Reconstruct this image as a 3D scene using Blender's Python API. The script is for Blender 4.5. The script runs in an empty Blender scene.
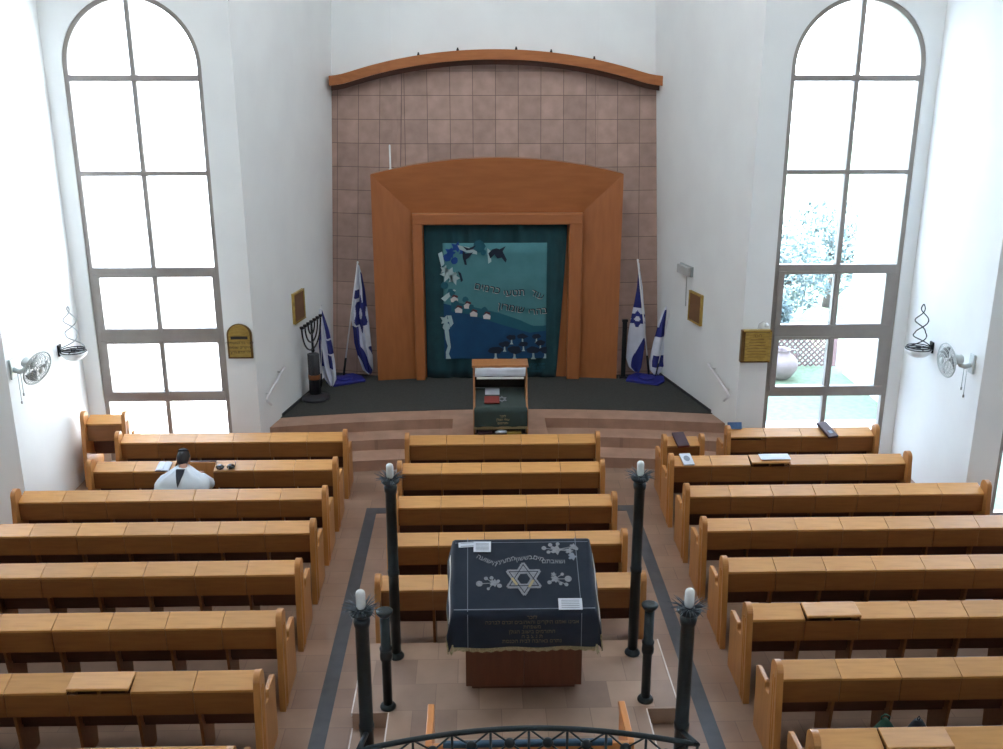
import bpy, bmesh, math, random
from mathutils import Vector, Matrix
from mathutils.geometry import tessellate_polygon
random.seed(7)
PI = math.pi
D = bpy.data
COL = bpy.context.scene.collection

# ------------------------------------------------------------------ helpers
def lin(c):
    c = c / 255.0
    return c / 12.92 if c <= 0.04045 else ((c + 0.055) / 1.055) ** 2.4
def rgb(r, g, b): return (lin(r), lin(g), lin(b), 1.0)

class MB:
    def __init__(self): self.v = []; self.f = []; self.mi = []; self.sm = []
    def add(self, vs, fs, mi=0, smooth=False):
        o = len(self.v); self.v += [tuple(p) for p in vs]
        for f in fs: self.f.append([o + i for i in f]); self.mi.append(mi); self.sm.append(smooth)
        return self
    def box(self, x0, x1, y0, y1, z0, z1, mi=0):
        vs = [(x, y, z) for z in (z0, z1) for y in (y0, y1) for x in (x0, x1)]
        return self.add(vs, [(0,2,3,1),(4,5,7,6),(0,1,5,4),(2,6,7,3),(0,4,6,2),(1,3,7,5)], mi)
    def obox(self, c, ax, ay, az, sx, sy, sz, mi=0):
        c = Vector(c); ax, ay, az = Vector(ax).normalized(), Vector(ay).normalized(), Vector(az).normalized()
        vs = [c + ax*sx*i/2 + ay*sy*j/2 + az*sz*k/2 for k in (-1,1) for j in (-1,1) for i in (-1,1)]
        return self.add(vs, [(0,2,3,1),(4,5,7,6),(0,1,5,4),(2,6,7,3),(0,4,6,2),(1,3,7,5)], mi)
    def prism(self, poly, a, b, axis='x', mi=0, smooth=False):
        n = len(poly)
        def P(p, t):
            if axis == 'x': return (t, p[0], p[1])
            if axis == 'y': return (p[0], t, p[1])
            return (p[0], p[1], t)
        vs = [P(p, a) for p in poly] + [P(p, b) for p in poly]
        o = len(self.v); self.v += vs
        for f in [list(range(n)), list(range(2*n-1, n-1, -1))]:
            self.f.append([o+i for i in f]); self.mi.append(mi); self.sm.append(False)
        for i in range(n):
            j = (i+1) % n
            self.f.append([o+i, o+j, o+n+j, o+n+i]); self.mi.append(mi); self.sm.append(smooth)
        return self
    def tube(self, path, r, n=10, mi=0, closed=False, caps=True):
        path = [Vector(p) for p in path]; m = len(path)
        rs = r if isinstance(r, (list, tuple)) else [r]*m
        tan = []
        for i in range(m):
            if closed: t = path[(i+1) % m] - path[(i-1) % m]
            else: t = path[min(i+1, m-1)] - path[max(i-1, 0)]
            tan.append(t.normalized() if t.length > 1e-9 else Vector((0,0,1)))
        u = tan[0].orthogonal().normalized()
        vs = []
        for i in range(m):
            t = tan[i]; u = (u - t*u.dot(t))
            u = u.normalized() if u.length > 1e-6 else t.orthogonal().normalized()
            w = t.cross(u)
            for k in range(n):
                a = 2*PI*k/n; vs.append(path[i] + (u*math.cos(a) + w*math.sin(a))*rs[i])
        fs = []
        for i in range(m if closed else m-1):
            j = (i+1) % m
            for k in range(n): fs.append((i*n+k, i*n+(k+1) % n, j*n+(k+1) % n, j*n+k))
        self.add(vs, fs, mi, True)
        if caps and not closed:
            o = len(self.v) - m*n
            self.f.append([o+k for k in range(n-1, -1, -1)]); self.mi.append(mi); self.sm.append(False)
            self.f.append([o+(m-1)*n+k for k in range(n)]); self.mi.append(mi); self.sm.append(False)
        return self
    def lathe(self, prof, c=(0,0,0), n=20, mi=0, M=None):
        vs = []
        for (r, z) in prof:
            for k in range(n):
                a = 2*PI*k/n; p = Vector((r*math.cos(a), r*math.sin(a), z))
                if M: p = M @ p
                vs.append(p + Vector(c))
        m = len(prof)
        fs = [(i*n+k, i*n+(k+1) % n, (i+1)*n+(k+1) % n, (i+1)*n+k) for i in range(m-1) for k in range(n)]
        self.add(vs, fs, mi, True)
        o = len(self.v) - m*n
        if prof[0][0] > 1e-5: self.f.append([o+k for k in range(n-1, -1, -1)]); self.mi.append(mi); self.sm.append(False)
        if prof[-1][0] > 1e-5: self.f.append([o+(m-1)*n+k for k in range(n)]); self.mi.append(mi); self.sm.append(False)
        return self
    def ball(self, c, rx, ry=None, rz=None, n=14, mi=0):
        ry = ry or rx; rz = rz or rx; c = Vector(c); m = max(6, n//2+2)
        vs = []; fs = []
        for i in range(m+1):
            t = PI*i/m
            for k in range(n):
                a = 2*PI*k/n; vs.append(c + Vector((rx*math.sin(t)*math.cos(a), ry*math.sin(t)*math.sin(a), -rz*math.cos(t))))
        for i in range(m):
            for k in range(n): fs.append((i*n+k, i*n+(k+1) % n, (i+1)*n+(k+1) % n, (i+1)*n+k))
        return self.add(vs, fs, mi, True)
    def loft(self, rings, mi=0, caps=True):
        n = len(rings[0]); vs = [p for r in rings for p in r]
        fs = [(i*n+k, i*n+(k+1) % n, (i+1)*n+(k+1) % n, (i+1)*n+k) for i in range(len(rings)-1) for k in range(n)]
        self.add(vs, fs, mi, True)
        if caps:
            o = len(self.v) - len(vs); L = len(rings)-1
            self.f.append([o+k for k in range(n-1, -1, -1)]); self.mi.append(mi); self.sm.append(True)
            self.f.append([o+L*n+k for k in range(n)]); self.mi.append(mi); self.sm.append(True)
        return self
    def grid(self, P, nu, nv, mi=0, smooth=True, mfun=None):
        vs = [P(i/nu, j/nv) for j in range(nv+1) for i in range(nu+1)]
        o = len(self.v); self.v += [tuple(p) for p in vs]
        for j in range(nv):
            for i in range(nu):
                a = j*(nu+1)+i
                self.f.append([o+a, o+a+1, o+a+nu+2, o+a+nu+1])
                self.mi.append(mfun((i+.5)/nu, (j+.5)/nv) if mfun else mi); self.sm.append(smooth)
        return self
    def build(self, name, mat, parent=None, label=None, cat=None, group=None, kind=None, bevel=0, loc=None, fix=True, solid=0, weld=True):
        me = D.meshes.new(name); me.from_pydata(self.v, [], self.f)
        mats = mat if isinstance(mat, (list, tuple)) else [mat]
        for m in mats: me.materials.append(m)
        me.polygons.foreach_set('material_index', self.mi); me.polygons.foreach_set('use_smooth', self.sm)
        if fix:
            bm = bmesh.new(); bm.from_mesh(me)
            if weld: bmesh.ops.remove_doubles(bm, verts=bm.verts, dist=1e-5)
            bmesh.ops.recalc_face_normals(bm, faces=bm.faces); bm.to_mesh(me); bm.free()
        me.update()
        o = D.objects.new(name, me); COL.objects.link(o)
        if parent: o.parent = parent
        if loc: o.location = loc
        tag(o, label, cat, group, kind)
        if solid:
            s = o.modifiers.new('solid', 'SOLIDIFY'); s.thickness = solid; s.offset = 0
        if bevel:
            b = o.modifiers.new('bevel', 'BEVEL'); b.width = bevel; b.segments = 2; b.limit_method = 'ANGLE'; b.angle_limit = math.radians(40)
        return o

def tag(o, label=None, cat=None, group=None, kind=None):
    if label: o['label'] = label
    if cat: o['category'] = cat
    if group: o['group'] = group
    if kind: o['kind'] = kind
    return o
def thing(name, label, cat, loc=(0,0,0), group=None, rz=0):
    o = D.objects.new(name, None); COL.objects.link(o); o.location = loc; o.rotation_euler = (0,0,rz)
    o.empty_display_size = .1
    return tag(o, label, cat, group)
def copy_tree(o, parent=None):
    c = o.copy(); COL.objects.link(c)
    if parent: c.parent = parent
    for ch in [x for x in D.objects if x.parent == o]: copy_tree(ch, c)
    return c

# ------------------------------------------------------------------ materials
def mat(name, color, rough=.6, metal=0, color2=None, scale=6, stretch=(1,1,1), bump=0, bscale=60, vary=0, spec=.5, detail=4, trans=0, sheen=0, coords='Object'):
    m = D.materials.new(name); m.use_nodes = True; nt = m.node_tree; N = nt.nodes; L = nt.links
    b = N['Principled BSDF']; b.inputs['Roughness'].default_value = rough; b.inputs['Metallic'].default_value = metal
    b.inputs['Specular IOR Level'].default_value = spec
    b.inputs['Base Color'].default_value = color
    if sheen: b.inputs['Sheen Weight'].default_value = sheen
    tc = N.new('ShaderNodeTexCoord'); mp = N.new('ShaderNodeMapping'); mp.inputs['Scale'].default_value = stretch
    L.new(tc.outputs[coords], mp.inputs['Vector'])
    out = None
    c2 = color2 or tuple(list(min(1, c*.86) for c in color[:3]) + [1])
    nz = N.new('ShaderNodeTexNoise'); nz.inputs['Scale'].default_value = scale; nz.inputs['Detail'].default_value = detail
    L.new(mp.outputs[0], nz.inputs['Vector'])
    mx = N.new('ShaderNodeMix'); mx.data_type = 'RGBA'; mx.inputs['A'].default_value = color; mx.inputs['B'].default_value = c2
    rp = N.new('ShaderNodeValToRGB'); rp.color_ramp.elements[0].position = .35; rp.color_ramp.elements[1].position = .68
    L.new(nz.outputs['Fac'], rp.inputs[0]); L.new(rp.outputs[0], mx.inputs['Factor']); out = mx.outputs['Result']
    if vary:
        oi = N.new('ShaderNodeObjectInfo'); mr = N.new('ShaderNodeMapRange'); mr.inputs['To Min'].default_value = 1-vary; mr.inputs['To Max'].default_value = 1+vary
        L.new(oi.outputs['Random'], mr.inputs['Value'])
        hs = N.new('ShaderNodeHueSaturation'); L.new(mr.outputs[0], hs.inputs['Value']); L.new(out, hs.inputs['Color']); out = hs.outputs[0]
    L.new(out, b.inputs['Base Color'])
    if bump:
        n2 = N.new('ShaderNodeTexNoise'); n2.inputs['Scale'].default_value = bscale; n2.inputs['Detail'].default_value = 3
        L.new(mp.outputs[0], n2.inputs['Vector'])
        bp = N.new('ShaderNodeBump'); bp.inputs['Strength'].default_value = bump; bp.inputs['Distance'].default_value = .01
        L.new(n2.outputs['Fac'], bp.inputs['Height']); L.new(bp.outputs[0], b.inputs['Normal'])
    return m

def tile_mat(name, c1, c2, mortar, tw, th, msize, axes='xy', rough=.5, offset=0.0, shift=(0,0), bump=.3, vary_scale=3, bias=0.0):
    m = D.materials.new(name); m.use_nodes = True; nt = m.node_tree; N = nt.nodes; L = nt.links
    b = N['Principled BSDF']; b.inputs['Roughness'].default_value = rough
    tc = N.new('ShaderNodeTexCoord'); sp = N.new('ShaderNodeSeparateXYZ'); cb = N.new('ShaderNodeCombineXYZ')
    L.new(tc.outputs['Object'], sp.inputs[0])
    ax = {'x':0,'y':1,'z':2}
    for k, a in enumerate(axes):
        ad = N.new('ShaderNodeMath'); ad.operation = 'ADD'; ad.inputs[1].default_value = shift[k]
        L.new(sp.outputs[ax[a]], ad.inputs[0]); L.new(ad.outputs[0], cb.inputs[k])
    br = N.new('ShaderNodeTexBrick'); br.offset = offset; br.squash = 1
    br.inputs['Scale'].default_value = 1; br.inputs['Brick Width'].default_value = tw; br.inputs['Row Height'].default_value = th
    br.inputs['Mortar Size'].default_value = msize; br.inputs['Mortar Smooth'].default_value = .2; br.inputs['Bias'].default_value = bias
    br.inputs['Color1'].default_value = c1; br.inputs['Color2'].default_value = c2; br.inputs['Mortar'].default_value = mortar
    L.new(cb.outputs[0], br.inputs['Vector'])
    nz = N.new('ShaderNodeTexNoise'); nz.inputs['Scale'].default_value = vary_scale; nz.inputs['Detail'].default_value = 6
    L.new(tc.outputs['Object'], nz.inputs['Vector'])
    mr = N.new('ShaderNodeMapRange'); mr.inputs['From Min'].default_value = .25; mr.inputs['From Max'].default_value = .75; mr.inputs['To Min'].default_value = .82; mr.inputs['To Max'].default_value = 1.16
    L.new(nz.outputs['Fac'], mr.inputs['Value'])
    hs = N.new('ShaderNodeHueSaturation'); L.new(mr.outputs[0], hs.inputs['Value']); L.new(br.outputs['Color'], hs.inputs['Color'])
    L.new(hs.outputs[0], b.inputs['Base Color'])
    bp = N.new('ShaderNodeBump'); bp.inputs['Strength'].default_value = bump; bp.inputs['Distance'].default_value = .004; bp.invert = True
    L.new(br.outputs['Fac'], bp.inputs['Height']); L.new(bp.outputs[0], b.inputs['Normal'])
    return m

def glass_mat(name, tint=(1,1,1,1), refl=.06):
    m = D.materials.new(name); m.use_nodes = True; nt = m.node_tree; N = nt.nodes; L = nt.links
    for n in list(N): N.remove(n)
    o = N.new('ShaderNodeOutputMaterial'); t = N.new('ShaderNodeBsdfTransparent'); t.inputs[0].default_value = tint
    g = N.new('ShaderNodeBsdfGlossy'); g.inputs['Roughness'].default_value = .02
    x = N.new('ShaderNodeMixShader'); x.inputs[0].default_value = refl
    L.new(t.outputs[0], x.inputs[1]); L.new(g.outputs[0], x.inputs[2]); L.new(x.outputs[0], o.inputs[0])
    return m

M = {}
M['plaster'] = mat('white_plaster', (.82,.845,.85,1), .75, color2=(.785,.805,.815,1), scale=1.5, bump=.08, bscale=40)
M['ceil'] = mat('ceiling_paint', (.8,.8,.8,1), .9)
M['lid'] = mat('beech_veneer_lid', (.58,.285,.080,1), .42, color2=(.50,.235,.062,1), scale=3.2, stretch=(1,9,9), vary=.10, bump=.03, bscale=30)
M['box'] = mat('beech_veneer_shaded', (.27,.105,.028,1), .42, color2=(.22,.082,.021,1), scale=3, stretch=(1,9,9), vary=.04, bump=.03, bscale=30)  # same wood as the lids, front-face shade painted in as darker colour
M['panel'] = mat('beech_end_panel', (.52,.235,.070,1), .38, color2=(.44,.19,.054,1), scale=3, stretch=(9,9,1), vary=.08, bump=.03, bscale=30)
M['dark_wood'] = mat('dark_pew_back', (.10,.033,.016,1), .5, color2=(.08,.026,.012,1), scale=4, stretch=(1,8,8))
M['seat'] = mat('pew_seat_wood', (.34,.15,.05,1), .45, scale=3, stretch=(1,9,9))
M['ark'] = mat('ark_cherry_veneer', (.37,.125,.038,1), .42, color2=(.32,.105,.031,1), scale=2.2, stretch=(7,7,1), bump=.02, bscale=25)
M['arkh'] = mat('ark_cherry_veneer_across', (.37,.125,.038,1), .42, color2=(.32,.105,.031,1), scale=2.2, stretch=(1,7,7), bump=.02, bscale=25)
M['cornice'] = mat('cornice_wood', (.42,.15,.045,1), .45, color2=(.34,.115,.034,1), scale=3, stretch=(1,8,8))
M['table'] = mat('reading_table_wood', (.13,.042,.018,1), .4, color2=(.10,.032,.014,1), scale=3, stretch=(8,8,1))
M['bench'] = mat('orange_bench_wood', (.62,.25,.07,1), .35, color2=(.54,.2,.055,1), scale=3, stretch=(8,1,8))
M['carpet'] = mat('grey_carpet', (.062,.062,.060,1), .97, color2=(.05,.052,.048,1), scale=30, bump=.5, bscale=300, spec=.1)
M['floor'] = tile_mat('pink_stone_floor', (.31,.195,.135,1), (.255,.16,.115,1), (.20,.125,.09,1), .6, .3, .004, 'xy', .42, .5, vary_scale=2.5, bump=.15)
M['bima'] = tile_mat('bima_stone_floor', (.42,.28,.20,1), (.27,.175,.13,1), (.25,.16,.12,1), .4, .4, .004, 'xy', .42, .5, vary_scale=2.5, bump=.15)
M['step'] = tile_mat('pink_step_stone', (.40,.245,.175,1), (.36,.215,.155,1), (.30,.18,.13,1), 1.2, .9, .003, 'xy', .5, .5, vary_scale=4, bump=.1)
M['strip'] = mat('dark_grey_stone_strip', (.062,.066,.074,1), .45, color2=(.045,.048,.056,1), scale=6)
M['edge_light'] = mat('pale_edge_light', (.75,.68,.62,1), .5)
M['skirt'] = mat('dark_skirting', (.035,.035,.04,1), .6)
M['frame'] = mat('grey_aluminium_frame', (.30,.275,.255,1), .5, color2=(.27,.245,.23,1), metal=.0)
M['pane'] = glass_mat('window_glass')
M['iron'] = mat('blackened_iron', (.030,.040,.046,1), .38, metal=.6, color2=(.022,.03,.034,1), scale=12, bump=.15, bscale=50)
M['spike'] = mat('blue_grey_steel_spikes', (.085,.11,.135,1), .35, metal=.5)
M['black'] = mat('black_metal', (.012,.012,.014,1), .4, metal=.5)
M['candle'] = mat('white_lamp_glass', (.78,.80,.80,1), .25)
M['curtain'] = mat('dark_teal_velvet', (.006,.050,.062,1), .9, color2=(.004,.040,.052,1), scale=5, sheen=.1)
M['teal'] = mat('teal_appliques', (.062,.20,.225,1), .85, color2=(.05,.175,.20,1), scale=4)
M['blue'] = mat('deep_blue_appliques', (.003,.050,.135,1), .85, color2=(.002,.04,.11,1), scale=4)
M['seam'] = mat('dark_green_blue_applique', (.008,.09,.13,1), .85)
M['royal'] = mat('royal_blue_applique', (.006,.05,.24,1), .85)
M['palecloth'] = mat('pale_grey_applique', (.36,.48,.50,1), .85)
M['whitecloth'] = mat('white_applique', (.62,.58,.56,1), .85)
M['navy'] = mat('near_black_applique', (.004,.012,.03,1), .85)
M['redroof'] = mat('dark_red_applique', (.09,.02,.025,1), .85)
M['clothtop'] = mat('navy_bima_cloth', (.020,.028,.045,1), .8, color2=(.015,.022,.037,1), scale=5, sheen=.12, spec=.2)
M['silver'] = mat('silver_embroidery', (.27,.28,.31,1), .6, color2=(.19,.20,.23,1), scale=60)
M['gold'] = mat('gold_embroidery', (.42,.33,.17,1), .5)
M['goldtext'] = mat('antique_gold_letters', (.12,.095,.055,1), .6)
M['fringe'] = mat('cream_fringe', (.38,.33,.20,1), .8, color2=(.22,.19,.1,1), scale=80)
M['lace'] = mat('white_lace', (.75,.74,.70,1), .7)
M['paper'] = mat('white_paper', (.66,.70,.78,1), .7)
M['print'] = mat('grey_print', (.22,.25,.31,1), .7)
M['brass'] = mat('engraved_brass', (.52,.36,.09,1), .32, metal=.25, color2=(.34,.22,.05,1), scale=9, stretch=(1,1,5))
M['bronze'] = mat('dark_bronze', (.16,.09,.03,1), .4, metal=.5)
M['plate'] = mat('brown_plate', (.20,.10,.05,1), .5)
M['steel'] = mat('steel_rail', (.72,.73,.75,1), .3, metal=.2)
M['greycloth'] = mat('dark_green_lectern_cloth', (.022,.042,.038,1), .85, color2=(.018,.034,.03,1), scale=8, sheen=.2)
M['lectern'] = mat('lectern_wood', (.40,.17,.06,1), .4, color2=(.34,.14,.05,1), scale=3, stretch=(8,8,1))
M['lecdark'] = mat('lectern_dark_inside', (.02,.015,.012,1), .7)
M['red'] = mat('dark_red_binding', (.20,.025,.018,1), .6)
M['bookdark'] = mat('dark_plum_leatherette', (.055,.022,.032,1), .5)
M['bookblue'] = mat('blue_binding', (.05,.12,.27,1), .5)
M['flagwhite'] = mat('white_flag_cloth', (.66,.68,.78,1), .8)
M['flagblue'] = mat('blue_flag_cloth', (.014,.02,.17,1), .8)
M['stand'] = mat('blue_plastic_flag_base', (.010,.014,.20,1), .6)
M['polewhite'] = mat('white_pole', (.75,.75,.78,1), .4)
M['fan'] = mat('pale_grey_fan_plastic', (.60,.66,.66,1), .4)
M['fandark'] = mat('grey_fan_plastic', (.34,.37,.38,1), .5)
M['frost'] = mat('frosted_glass_bowl', (.82,.85,.86,1), .3)
M['pedestal'] = mat('dark_menorah_column', (.028,.028,.036,1), .4, color2=(.02,.02,.026,1))
M['copper'] = mat('copper_band', (.30,.12,.05,1), .4, metal=.5)
M['emlight'] = mat('grey_plastic_lamp', (.50,.50,.50,1), .4)
M['skin'] = mat('skin', (.52,.28,.20,1), .55, color2=(.47,.24,.17,1))
M['hair'] = mat('black_hair', (.014,.012,.013,1), .55, scale=40, stretch=(8,1,1), bump=.4, bscale=90)
M['shirt'] = mat('white_shawl', (.66,.70,.74,1), .8, color2=(.58,.63,.68,1), scale=7)
M['darkcloth'] = mat('dark_clothing', (.02,.022,.03,1), .85)
M['green'] = mat('green_fabric', (.018,.075,.045,1), .8)
M['cushion'] = mat('blue_grey_cushion', (.035,.08,.13,1), .85)
M['lens'] = mat('black_lens', (.012,.010,.009,1), .15)
M['grass'] = mat('lawn_grass', (.17,.22,.14,1), .95, color2=(.12,.17,.10,1), scale=9, bump=.4, bscale=80)
M['paving'] = mat('pale_concrete_paving', (.70,.68,.66,1), .85)
M['extwall'] = mat('exterior_white_render', (.88,.87,.85,1), .9)
M['lattice'] = mat('pinkish_wood_lattice', (.24,.15,.15,1), .8)
M['leaf'] = mat('foliage', (.11,.15,.145,1), .8, color2=(.08,.12,.115,1), scale=3)
M['bark'] = mat('tree_bark', (.12,.10,.10,1), .9)
M['pot'] = mat('pale_clay', (.28,.22,.22,1), .8)
M['roof'] = mat('roof_surface', (.4,.4,.4,1), .9)

# ------------------------------------------------------------------ world, sun, camera
w = D.worlds.new('sky'); bpy.context.scene.world = w; w.use_nodes = True
N = w.node_tree.nodes; L = w.node_tree.links
bg = N['Background']
tc = N.new('ShaderNodeTexCoord'); sp = N.new('ShaderNodeSeparateXYZ'); L.new(tc.outputs['Generated'], sp.inputs[0])
rp = N.new('ShaderNodeValToRGB'); rp.color_ramp.elements[0].position = .0; rp.color_ramp.elements[0].color = (.78,.89,1,1)
rp.color_ramp.elements[1].position = .8; rp.color_ramp.elements[1].color = (.50,.68,1,1)
L.new(sp.outputs['Z'], rp.inputs[0]); L.new(rp.outputs[0], bg.inputs['Color'])
bg.inputs['Strength'].default_value = 4.5
sun = D.lights.new('sun', 'SUN'); sun.energy = 10.0; sun.angle = .01; sun.color = (1,.95,.86)
so = D.objects.new('sun', sun); COL.objects.link(so)
dirv = Vector((1.0, .12, -1.5)).normalized()
so.rotation_euler = dirv.to_track_quat('-Z', 'Y').to_euler(); so.location = (-20, 0, 30)

cam = D.cameras.new('camera'); co = D.objects.new('camera', cam); COL.objects.link(co)
PITCH, YAW, FPX, CAMH = .298859, .026539, 982.1, 5.83
cam.sensor_fit = 'HORIZONTAL'; cam.sensor_width = 36; cam.lens = FPX/1003*36; cam.clip_start = .05; cam.clip_end = 300
co.location = (0, 0, CAMH); co.rotation_euler = (PI/2-PITCH, 0, -YAW)
sc = bpy.context.scene; sc.camera = co
sc.view_settings.view_transform = 'Standard'; sc.view_settings.look = 'None'; sc.view_settings.gamma = 1
sc.view_settings.use_curve_mapping = False; sc.view_settings.exposure = 1.9
sc.cycles.use_denoising = True; sc.cycles.max_bounces = 14; sc.cycles.diffuse_bounces = 10; sc.cycles.transparent_max_bounces = 12
sc.cycles.caustics_reflective = False; sc.cycles.caustics_refractive = False; sc.cycles.sample_clamp_indirect = 6

# ------------------------------------------------------------------ room shell
TOP = 10.6
XL1, XR1, YW1 = -5.87, 6.50, 14.22       # side walls of the first bay, face of its window walls
XL2, XR2, YW2 = -8.25, 8.90, 11.90
XL3, XR3, YW3 = -10.6, 11.2, 7.0
YB = -4.0
CL, CR = -3.31, 4.00                      # corners of the ark recess
YE = 20.2
def recess_x(side, y):
    return CL + .2037*(y-14.25) if side < 0 else CR - .220*(y-14.25)

def struct(name, mb, m, **k): return mb.build(name, m, kind='structure', **k)

plan = [(XL3-.25,YB-.25),(XR3+.25,YB-.25),(XR3+.25,YW3+.2),(XR2+.25,YW3+.2),(XR2+.25,YW2+.2),(XR1+.25,YW2+.2),(XR1+.25,YW1+.2),(CR+.15,YW1+.2),(2.95,20.3),(-2.3,20.3),(CL-.15,YW1+.2),(XL1-.25,YW1+.2),(XL1-.25,YW2+.2),(XL2-.25,YW2+.2),(XL2-.25,YW3+.2),(XL3-.25,YW3+.2)]
fl = MB(); fl.prism(plan, -.3, 0, 'z')
struct('floor', fl, M['floor'])
ce = MB(); ce.prism(plan, TOP, TOP+.3, 'z'); struct('ceiling', ce, M['ceil'])

def arch_wall(name, x0, x1, y, cx, r, zs, zb, thick=.22, far=None):
    mb = MB(); n = 32
    cols = [(x0, cx-r), (cx+r, x1)]
    for yy in (y, y+thick):
        for a, b in cols: mb.add([(a,yy,0),(b,yy,0),(b,yy,TOP),(a,yy,TOP)], [(0,1,2,3)])
        if zb > 0: mb.add([(cx-r,yy,0),(cx+r,yy,0),(cx+r,yy,zb),(cx-r,yy,zb)], [(0,1,2,3)])
        for i in range(n):
            t0, t1 = PI-PI*i/n, PI-PI*(i+1)/n
            a = (cx+r*math.cos(t0), zs+r*math.sin(t0)); b = (cx+r*math.cos(t1), zs+r*math.sin(t1))
            mb.add([(a[0],yy,a[1]),(b[0],yy,b[1]),(b[0],yy,TOP),(a[0],yy,TOP)], [(0,1,2,3)])
    ring = [(cx-r, zb), (cx-r, zs)] + [(cx+r*math.cos(PI-PI*i/n), zs+r*math.sin(PI-PI*i/n)) for i in range(1, n)] + [(cx+r, zs), (cx+r, zb)]
    for i in range(len(ring)):
        a = ring[i]; b = ring[(i+1) % len(ring)]
        mb.add([(a[0],y,a[1]),(b[0],y,b[1]),(b[0],y+thick,b[1]),(a[0],y+thick,a[1])], [(0,1,2,3)])
    for xx in (x0, x1): mb.add([(xx,y,0),(xx,y+thick,0),(xx,y+thick,TOP),(xx,y,TOP)], [(0,1,2,3)])
    for zz in (0, TOP): mb.add([(x0,y,zz),(x1,y,zz),(x1,y+thick,zz),(x0,y+thick,zz)], [(0,1,2,3)])
    return struct(name, mb, M['plaster'])

def arch_window(name, cx, y, r, zs, zb, bars, wsr=.085):
    """frame of an arched window, with mullion, transoms, opening sashes and panes"""
    ro = r + .02; ri = r - .065; n = 32; y0, y1 = y+.03, y+.13
    def path(rad, z0): return [(cx-rad, z0)] + [(cx+rad*math.cos(PI-PI*i/n), zs+rad*math.sin(PI-PI*i/n)) for i in range(n+1)] + [(cx+rad, z0)]
    a = path(ro, zb-.02); b = path(ri, zb+.05)
    fr = MB(); m = len(a)
    ringv = [(p[0],yy,p[1]) for yy in (y0,y1) for pa in (a,b) for p in pa]
    fs = []
    for i in range(m):
        j = (i+1) % m
        fs += [(i,j,m+j,m+i), (2*m+i,3*m+i,3*m+j,2*m+j), (i,2*m+i,2*m+j,j), (m+i,m+j,3*m+j,3*m+i)]
    fr.add(ringv, fs)
    root = struct(name, fr, M['frame'])
    mu = MB(); mu.box(cx-.034, cx+.034, y0-.005, y1, zb, zs+ri+.01)
    mu.build('mullion', M['frame'], root, bevel=.004)
    for (z0, z1) in bars['transoms']:
        t = MB(); t.box(cx-ri, cx+ri, y0-.01, y1, z0, z1); t.build('transom', M['frame'], root, bevel=.006)
    for (z0, z1) in bars['sashes']:
        for s in (-1, 1):
            xa, xb = (cx-ri, cx+.045) if s < 0 else (cx-.0, cx+ri)
            yy = y0-.03 if s < 0 else y0+.0
            q = MB(); ws = .085
            if s < 0: q.box(xa, xa+ws, yy, yy+.05, z0, z1); q.box(xb-.05, xb, yy, yy+.05, z0, z1)
            else: q.box(xa, xa+.04, yy, yy+.05, z0, z1); q.box(xb-wsr-.05, xb, yy, yy+.05, z0, z1)
            q.box(xa, xb, yy+.002, yy+.048, z0, z0+.045); q.box(xa, xb, yy+.002, yy+.048, z1-.045, z1)
            q.build('sash', M['frame'], root, bevel=.003)
    g = MB(); yg = (y0+y1)/2+.02
    p = path(ri+.01, zb+.03)
    cz = (zb+zs)/2
    g.add([(q[0], yg, q[1]) for q in p] + [(cx, yg, cz)], [(i, (i+1) % len(p), len(p)) for i in range(len(p))])
    g.build('pane', M['pane'], root, fix=False)
    return root
BARS = {'transoms': [(5.705,5.79), (4.42,4.485), (2.965,3.105), (1.965,2.19), (1.055,1.21)], 'sashes': [(1.168,2.007), (2.148,3.007)]}
R_ = .945
arch_wall('wall_front_left', XL1-.25, CL, YW1, -4.69, R_, 5.90, .10)
arch_wall('wall_front_right', CR, XR1+.25, YW1, 5.37, R_, 5.90, .10)
arch_window('window_1', -4.69, YW1, R_, 5.90, .10, BARS, wsr=.0)
arch_window('window_2', 5.37, YW1, R_, 5.90, .10, BARS)
arch_wall('wall_middle_left', XL2-.25, XL1, YW2, -7.2, R_*.8, 5.90, .10)
arch_wall('wall_middle_right', XR1, XR2+.25, YW2, 7.83, R_, 5.90, .10)
arch_window('window_3', -7.2, YW2, R_*.8, 5.90, .10, BARS)
arch_window('window_4', 7.83, YW2, R_, 5.90, .10, BARS)
arch_wall('wall_rear_left', XL3-.25, XL2, YW3, -9.4, R_, 5.90, .10)
arch_wall('wall_rear_right', XR2, XR3+.25, YW3, 10.05, R_, 5.90, .10)
arch_window('window_5', -9.4, YW3, R_, 5.90, .10, BARS)
arch_window('window_6', 10.05, YW3, R_, 5.90, .10, BARS)
def wbox(name, *a): mb = MB(); mb.box(*a); return struct(name, mb, M['plaster'])
wbox('wall_left_side_bay', XL1-.25, XL1, YW2+.22, YW1, 0, TOP)
wbox('wall_right_side_bay', XR1, XR1+.25, YW2+.22, YW1, 0, TOP)
wbox('wall_left_aisle', XL2-.25, XL2, YW3+.22, YW2, 0, TOP)
wbox('wall_right_aisle', XR2, XR2+.25, YW3+.22, YW2, 0, TOP)
wbox('wall_left_rear', XL3-.25, XL3, YB, YW3, 0, TOP)
wbox('wall_right_rear', XR3, XR3+.25, YB, YW3, 0, TOP)
wbox('wall_back', XL3-.25, XR3+.25, YB-.25, YB, 0, TOP)
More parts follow.
